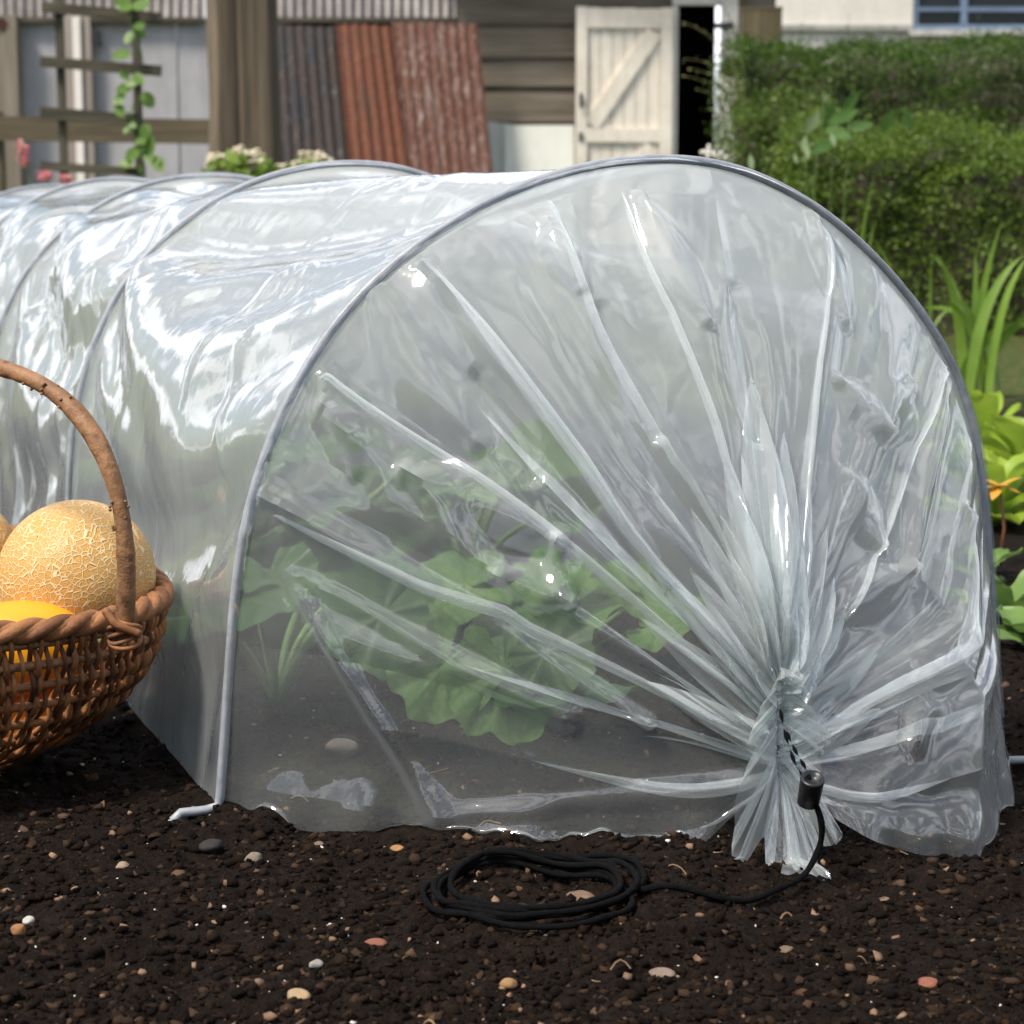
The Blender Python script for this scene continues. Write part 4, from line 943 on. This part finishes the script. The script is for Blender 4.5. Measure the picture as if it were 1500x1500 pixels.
def m_rust(name, base, rustc, pale, amt, pamt):
    n = NT(name); v = n.vec((9, 9, 1.6)); a = n.noise(1.0, 6, .7, v); b = n.noise(1.3, 5, .75, n.vec((30, 30, 5), loc=(3, 1, 2))); c = n.noise(24, 4, .7)
    col = n.mix(n.ramp(a, (.5-amt*.4, 0.), (.62-amt*.4, 1.)), base, n.ramp(c, (.3, tuple(.55*q for q in rustc)), (.7, rustc)))
    col = n.mix(n.ramp(b, (.60-pamt*.2, 0.), (.72-pamt*.2, .8)), col, pale)
    return n.principled(col, .8, n.bump(c, .002))
YC = 15.0
def leaning(px0, px1, px2, px3, y0, label, mat, Y, group='corrugated iron sheets leaning on the fence'):
    t0, t1 = at(px0, y0, Y+.3), at(px1, y0+2, Y+.3); b0, b1 = at(px2, 255, Y-.05), at(px3, 255, Y-.05)
    # carry the edges on down to the ground
    def down(t, b): k = t[2]/(t[2]-b[2]); return t+(b-t)*k
    B0, B1 = down(t0, b0), down(t1, b1)
    o = thing('corrugated_sheet', ((B0[0]+B1[0])/2, (B0[1]+B1[1])/2, 0), label, 'corrugated iron', group)
    m = MB(); corr(m, t0, t1, B0, B1, .0735, .013, .004, np.random.default_rng(int(px0))); m.build('sheet', mat, o, True); return o
leaning(397, 500, 410, 522, 38, 'dark blue black corrugated sheet, first beside the big timber post', m_rust('dark iron sheet', (.022, .024, .028), (.05, .035, .03), (.28, .25, .25), .25, .05), YC+.04)
leaning(492, 582, 512, 612, 36, 'evenly red rusted corrugated sheet in the middle of the three', m_rust('red rusted iron', (.06, .035, .025), (.15, .048, .022), (.24, .14, .09), .45, .12), YC-.04)
leaning(574, 700, 598, 722, 33, 'rusted corrugated sheet with pale flaking patches, next to the boards', m_rust('flaking rusted iron', (.15, .10, .085), (.13, .05, .03), (.36, .30, .28), .4, .30), YC-.12)

# ------------------------------------------------------------------ old fence behind on the left: grey panels, posts, ribbed top
fe = thing('panel_fence', (at(170, 0, YW)[0], YW, 0), 'old grey panelled fence with a pale ribbed strip along its top', 'fence')
GREY = m_paint('faded grey paint', (.36, .36, .385), (.20, .19, .18), .5, 1.3, .75)
q = np.random.default_rng(6)
edges = [28, 135, 205, 262, 330, 400]
for i in range(5):
    m = MB(); m.pbox(edges[i]+.6, edges[i+1]-.6, 27, 384, YW+.02+.012*(i % 2), .03); m.build('panel', GREY, fe)
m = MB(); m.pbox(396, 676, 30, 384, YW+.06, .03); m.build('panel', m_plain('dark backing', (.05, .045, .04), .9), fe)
RIB = (lambda n: n.principled(n.mix(n.ramp(n.noise(6, 4, .7), (.35, 0.), (.75, .7)), (.50, .46, .45), (.17, .15, .11)), .75))(NT('pale ribbed sheet'))
for x0_, x1_ in ((-40, 300), (398, 668)):
    m = MB(); t0, t1, b0, b1 = at(x0_, -60, YW-.02), at(x1_, -60, YW-.02), at(x0_, 27, YW-.02), at(x1_, 27, YW-.02)
    corr(m, t0, t1, b0, b1, .0715, .026, .0); m.build('ribbed_strip', RIB, fe, True)
    m = MB(); m.beam(b0+np.array([0, -.01, -.012]), b1+np.array([0, -.01, -.012]), .035, .05); m.build('batten', m_wood('dark batten', (.05, .042, .03), (.10, .085, .06), 'x'), fe)
m = MB(); m.pbox(-6, 29, 22, 384, YW-.16, .14); m.build('post', m_wood('pale old post', (.17, .145, .11), (.30, .26, .21)), fe)
m = MB(); m.pbox(91, 137, 24, 384, YW-.06, .05); m.build('board', m_wood('beige board', (.26, .22, .19), (.40, .35, .31)), fe)
m = MB(); m.pbox(111, 122, 24, 384, YW-.085, .022); m.build('cover_strip', m_paint('white strip', (.72, .68, .64), (.5, .45, .4), .3), fe)
m = MB(); a = at(144, 55, YW-.02); m.box(a, (.02, .03, .09)); m.box(a+np.array([0, -.005, -.05]), (.045, .03, .025)); m.build('latch', m_plain('black iron', (.012, .012, .012), .5), fe)
m = MB(); m.tube([at(2, 35, YW-.17)+np.array([0, 0, 0]), at(2, 35, YW-.175)], .045, 14); m.build('knot', m_plain('dark knot', (.07, .03, .02), .8), fe)

# railing between post and left
YR = 13.4
rl = thing('fence_rail', (at(140, 190, YR)[0], YR, 0), 'weathered brown horizontal rail crossing behind the trellis', 'rail')
m = MB(); A, B = at(-60, 187, YR), at(306, 193, YR); m.beam(A, B, .155, .05); m.build('bar', m_wood('brown rail', (.075, .058, .032), (.17, .14, .085), 'x'), rl)
m = MB(); m.box([A[0]+.2, YR+.08, A[2]/2+.05], [.12, .1, A[2]+.1]); m.build('stake', m_wood('brown rail stake', (.075, .058, .032), (.17, .14, .085)), rl)
YP = 12.6
tpo = thing('timber_post', (at(352, 0, YP)[0], YP, 0), 'massive weathered timber post left of the dark corrugated sheet', 'post')
PW = m_wood('old grey brown post', (.085, .062, .040), (.27, .205, .135), 'z', .5)
def tpost(x0_, x1_, yaw, name, mat, dz=0):
    a, b = at(x0_, 0, YP)[0], at(x1_, 0, YP)[0]; w_ = b-a; c_, s_ = math.cos(yaw), math.sin(yaw)
    side = w_/(abs(c_)+abs(s_)*.8); Rm = np.array([[c_, -s_, 0], [s_, c_, 0], [0, 0, 1]])
    # slightly irregular shaft
    n_ = 26; zz = np.linspace(-.05, 2.6+dz, n_); q = np.random.default_rng(int(x0_)); V = []
    cor = [(-1, -1), (-.9, -1.06), (0, -1.0), (.15, -.93), (.3, -1.02), (.9, -1.0), (1, -.9), (1, .9), (-1, .9)]
    W = np.array([[(Rm@np.array([cx*side/2*(1+.05*math.sin(z*3+k*1.7)+.02*math.sin(z*11+k*3)), cy*side*.4*(1+.015*math.sin(z*2.3+k*2)), 0]))+np.array([(a+b)/2+.006*math.sin(z*2), YP, z]) for z in zz] for k, (cx, cy) in enumerate(cor)])
    m = MB(); m.grid(W, close=True); m.build(name, mat, tpo)
tpost(298, 372, R(24), 'shaft', PW); tpost(348, 406, R(-14), 'side_timber', m_wood('shaded side timber', (.045, .034, .022), (.14, .11, .07), 'z', .5), -.02)  # right timber coloured darker to paint in the post's shaded side

# trellis with a climber
YT = 8.6
tr_o = thing('trellis', (at(145, 0, YT)[0], YT, 0), 'rough wooden ladder trellis with two stakes and crossbars', 'trellis')
TW = m_wood('grey green trellis wood', (.045, .040, .025), (.13, .115, .075), 'x', 1.5); TWV = m_wood('grey green stakes', (.05, .045, .03), (.15, .13, .09), 'z', 1.5)
for x_ in (86, 198):
    a = at(x_, 0, YT)[0]; m = MB(); m.box([a, YT, .72], [.030, .034, 1.46]); m.build('stake', TWV, tr_o)
for (xa, ya, xb, yb, w_) in ((62, 10, 236, 26, .040), (60, 90, 236, 104, .042), (60, 165, 205, 177, .050), (60, 243, 205, 252, .036), (60, -70, 236, -56, .04)):
    m = MB(); m.beam(at(xa, ya, YT-.034), at(xb, yb, YT-.034), w_, .030); m.build('crossbar', TW, tr_o)
cl = thing('climbing_plant', (at(200, 0, YT)[0], YT-.05, 0), 'young climbing plant with bright green leaves twining up the right trellis stake', 'plant')
q = np.random.default_rng(19); zz = np.linspace(0, at(200, -20, YT)[2], 60); xs = at(199, 0, YT)[0]
m = MB(); m.tube(np.stack([xs+.026*np.sin(zz*14), YT-.03+.026*np.cos(zz*14), zz], 1), .0035, 5); m.build('stem', STEM, cl, True)
CLF = m_leaf('climber leaf', (.06, .14, .02), (.16, .27, .05), .4, 10)
pts = [(180, 0), (186, 10), (200, 6), (186, 55), (183, 82), (205, 42), (212, 46), (200, 115), (178, 130), (172, 150), (190, 120), (180, 160), (200, 172), (215, 150), (195, 185), (185, 195), (207, 190), (215, 195), (222, 205), (210, 210), (188, 232), (183, 240), (190, 225), (215, 222), (222, 228), (205, 245), (240, 238), (228, 245), (178, 145), (185, 110)]
m0 = []
for (px, py) in pts:
    c = at(px+q.normal(0, 3), py+q.normal(0, 3), YT-.07-q.uniform(0, .05)); d = np.array([q.normal(0, .8), -.3, q.normal(-.5, .5)]); d /= np.linalg.norm(d); L_ = q.uniform(.045, .085)
    P = c+np.linspace(-.5, .5, 7)[:, None]*d*L_; m = MB(); m.grid(blade(P, lambda t: L_*.36*np.sin(math.pi*(t*.85+.1))**.8, (q.normal(0, .4), -1, .6), .2)); m.build('leaf', CLF, cl, True)

# ------------------------------------------------------------------ flowers
def flower_bush(x0_, x1_, ytop, Y, label, seed, nfl, colf):
    q = np.random.default_rng(seed); a, b = at(x0_, ytop, Y), at(x1_, ytop, Y); h = a[2]; xm = (a[0]+b[0])/2; hw = (b[0]-a[0])/2
    o = thing('flowering_plant', (xm, Y, 0), label, 'flowering plant', 'white flowering plants by the fence')
    nn = 1500; x = q.uniform(-1, 1, nn); top_ = h*(1-.16*np.abs(x)**2.5)-.03; z = top_*(1-q.random(nn)**2*.8); y = q.normal(0, .12, nn)
    C_ = np.stack([xm+x*hw, Y+y, z], -1); d = q.normal(size=(nn, 3)); d[:, 2] += .6; d /= np.linalg.norm(d, axis=1, keepdims=True); s_ = np.cross(d, q.normal(size=(nn, 3))); s_ /= np.linalg.norm(s_, axis=1, keepdims=True); L_ = .04*q.uniform(.6, 1.4, (nn, 1))
    V = np.stack([C_, C_+d*L_*.5+s_*L_*.35, C_+d*L_, C_+d*L_*.5-s_*L_*.35], 1); fast_mesh('foliage', V.reshape(-1, 3)-np.array([xm, Y, 0]), np.arange(nn*4).reshape(nn, 4), m_leaf('light green leaf', (.12, .20, .03), (.26, .36, .07), .4, 8), o)
    m = MB()
    for k in range(14): xx = xm+q.uniform(-.7, .7)*hw; m.tube([(xm+(xx-xm)*.4, Y, 0), (xx, Y+q.normal(0, .05), h*.8)], .004, 5)
    m.build('stem', STEM, o)
    mt = m_plain('cream petals', colf, .7, .12, 30, .2, .25)
    for k in range(nfl):
        xx = q.uniform(-1, 1); c = np.array([xm+xx*hw, Y-.05+q.normal(0, .08), h*(1-.16*abs(xx)**2.5)+q.uniform(-.06, .02)]); m = MB()
        for j in range(9):
            cc_ = c+q.normal(0, .010, 3)*np.array([1.2, 1, .5]); m.add(ICOV*np.array([1, 1, .55])*.0120*q.uniform(.7, 1.2)+cc_, ICOF)
        m.build('flower_head', mt, o, True)
    return o
flower_bush(300, 412, 226, 7.6, 'low white flowering plant left of the two, under the timber post', 3, 46, (.66, .60, .44))
flower_bush(405, 512, 232, 7.9, 'low cream flowering plant right of the two, before the dark iron', 4, 40, (.68, .61, .46))
def pink(px, py, Y, n, label, seed, hgt):
    q = np.random.default_rng(seed); c = at(px, py, Y); o = thing('pink_flower', (c[0]+.03, Y, 0), label, 'flower', 'pink flowers by the left fence')
    m = MB(); m.tube(smooth_path([(c[0]+.05, Y, 0), (c[0]+.03, Y, c[2]*.7), c], 14, 2), .003, 5); m.build('stem', STEM, o, True)
    m = MB()
    for j in range(n):
        a = q.uniform(0, 6.28); r_ = q.uniform(.004, .016); cc_ = c+np.array([math.cos(a)*r_, math.sin(a)*r_, -hgt*q.random()]); P = cc_+np.linspace(0, 1, 5)[:, None]*np.array([math.cos(a), math.sin(a), .3])*.014
        m.grid(blade(P, lambda t: .007*np.sin(math.pi*(t*.8+.15)), (0, 0, 1), .3))
    m.build('petals', m_plain('coral pink petals', (.85, .33, .38), .6, .25, 60, .2, .3), o, True); return o
pink(33, 205, 6.4, 60, 'taller coral pink flower spike at the left edge before the fence', 1, .085)
pink(66, 252, 6.2, 45, 'lower pink flower head on the left just above the tunnel film', 2, .03)
pink(97, 257, 6.3, 30, 'small pink flower head right of the lower one at the trellis foot', 3, .03)
# bare spiny shoots before the dark doorway
tb = thing('twiggy_shrub', (at(1085, 200, 9.2)[0], 9.2, 0), 'thin arching green twigs reaching across the dark shed doorway', 'shrub')
q = np.random.default_rng(14); base = np.array([at(1090, 0, 9.2)[0], 9.2, .0]); m = MB(); lf = MB()
for (x0_, y0_, x1_, y1_) in ((1075, 75, 1000, 32), (1075, 90, 1020, 40), (1080, 105, 1002, 86), (1080, 125, 1008, 100), (1080, 140, 1005, 112), (1080, 160, 1020, 130), (1085, 70, 1060, 10)):
    A, B = at(x0_, y0_, 9.2), at(x1_, y1_, 9.1); P = smooth_path([base, base*.3+A*.7+np.array([.03, 0, 0]), A, (A+B)/2+np.array([0, 0, .015]), B], 26, 3); m.tube(P, np.linspace(.005, .0015, 26), 5)
    for k in range(12, 26):
        c = P[k]; d = np.array([q.normal(0, .6), -.3, q.normal(.2, .7)])*.02; s_ = np.array([.004, .003, .004]); lf.add([c, c+d*.5+s_, c+d, c+d*.5-s_], [(0, 1, 2, 3)])
m.build('twig', m_plain('green brown twig', (.11, .10, .04), .8), tb, True); lf.build('foliage', m_leaf('twig leaf', (.10, .13, .03), (.22, .24, .08), .3), tb)
# small white blooms at the foot of the door post
wf_ = thing('white_flower', (at(1038, 0, 8.8)[0], 8.8, 0), 'little cluster of white blooms at the foot of the white door post', 'flower')
c = at(1040, 228, 8.8); m = MB(); m.tube([(c[0], 8.8, 0), c], .003, 5); m.build('stem', STEM, wf_)
m = MB(); q = np.random.default_rng(3)
for j in range(16): m.add(ICOV*.010+c+q.normal(0, .02, 3), ICOF)
m.build('bloom', m_plain('white petals', (.75, .72, .66), .7, .1), wf_, True)
EXPOSURE = 0.74
# ------------------------------------------------------------------ camera, sky, sun
cam = bpy.data.cameras.new('camera'); co = bpy.data.objects.new('camera', cam); COL.objects.link(co); S.camera = co
cam.lens = 72; cam.sensor_width = 36; co.location = EYE; co.rotation_euler = (math.pi/2-PITCH, 0, 0); cam.clip_start = .02; cam.clip_end = 500
cam.dof.use_dof = True; cam.dof.focus_distance = 1.45; cam.dof.aperture_fstop = 15
SUN_AZ, SUN_EL = R(-130), R(56)         # azimuth from +Y towards +X
w = bpy.data.worlds.new('World'); S.world = w; w.use_nodes = True; nt = w.node_tree; nd = nt.nodes; lk = nt.links
sk = nd.new('ShaderNodeTexSky'); sk.sky_type = 'NISHITA'; sk.sun_disc = False; sk.sun_elevation = SUN_EL; sk.sun_rotation = SUN_AZ; sk.dust_density = 2.0
tcw = nd.new('ShaderNodeTexCoord'); mp = nd.new('ShaderNodeMapping'); mp.inputs['Scale'].default_value = (1, 1, 2.2); lk.new(tcw.outputs['Generated'], mp.inputs[0])
cn = nd.new('ShaderNodeTexNoise'); cn.inputs['Scale'].default_value = 4.6; cn.inputs['Detail'].default_value = 6; cn.inputs['Roughness'].default_value = .55; lk.new(mp.outputs[0], cn.inputs['Vector'])
cr = nd.new('ShaderNodeValToRGB'); cr.color_ramp.elements[0].position = .47; cr.color_ramp.elements[1].position = .60; lk.new(cn.outputs['Fac'], cr.inputs[0])
mx = nd.new('ShaderNodeMix'); mx.data_type = 'RGBA'; lk.new(cr.outputs[0], mx.inputs[0]); lk.new(sk.outputs[0], mx.inputs[6]); mx.inputs[7].default_value = (14, 14.3, 15.2, 1)
lk.new(mx.outputs[2], nd['Background'].inputs[0]); nd['Background'].inputs[1].default_value = .085
su = bpy.data.lights.new('sun', 'SUN'); su.energy = 3.6; su.angle = R(12); su.color = (1, .92, .80)
so = bpy.data.objects.new('sun', su); COL.objects.link(so)
d = -Vector((math.sin(SUN_AZ)*math.cos(SUN_EL), math.cos(SUN_AZ)*math.cos(SUN_EL), math.sin(SUN_EL))); so.rotation_euler = d.to_track_quat('-Z', 'Y').to_euler(); so.location = (-3, 0, 4)
S.view_settings.view_transform = 'Standard'; S.view_settings.look = 'None'; S.view_settings.exposure = EXPOSURE; S.view_settings.gamma = 1
S.cycles.transparent_max_bounces = 40; S.cycles.max_bounces = 10; S.cycles.use_denoising = True; S.cycles.sample_clamp_indirect = 6
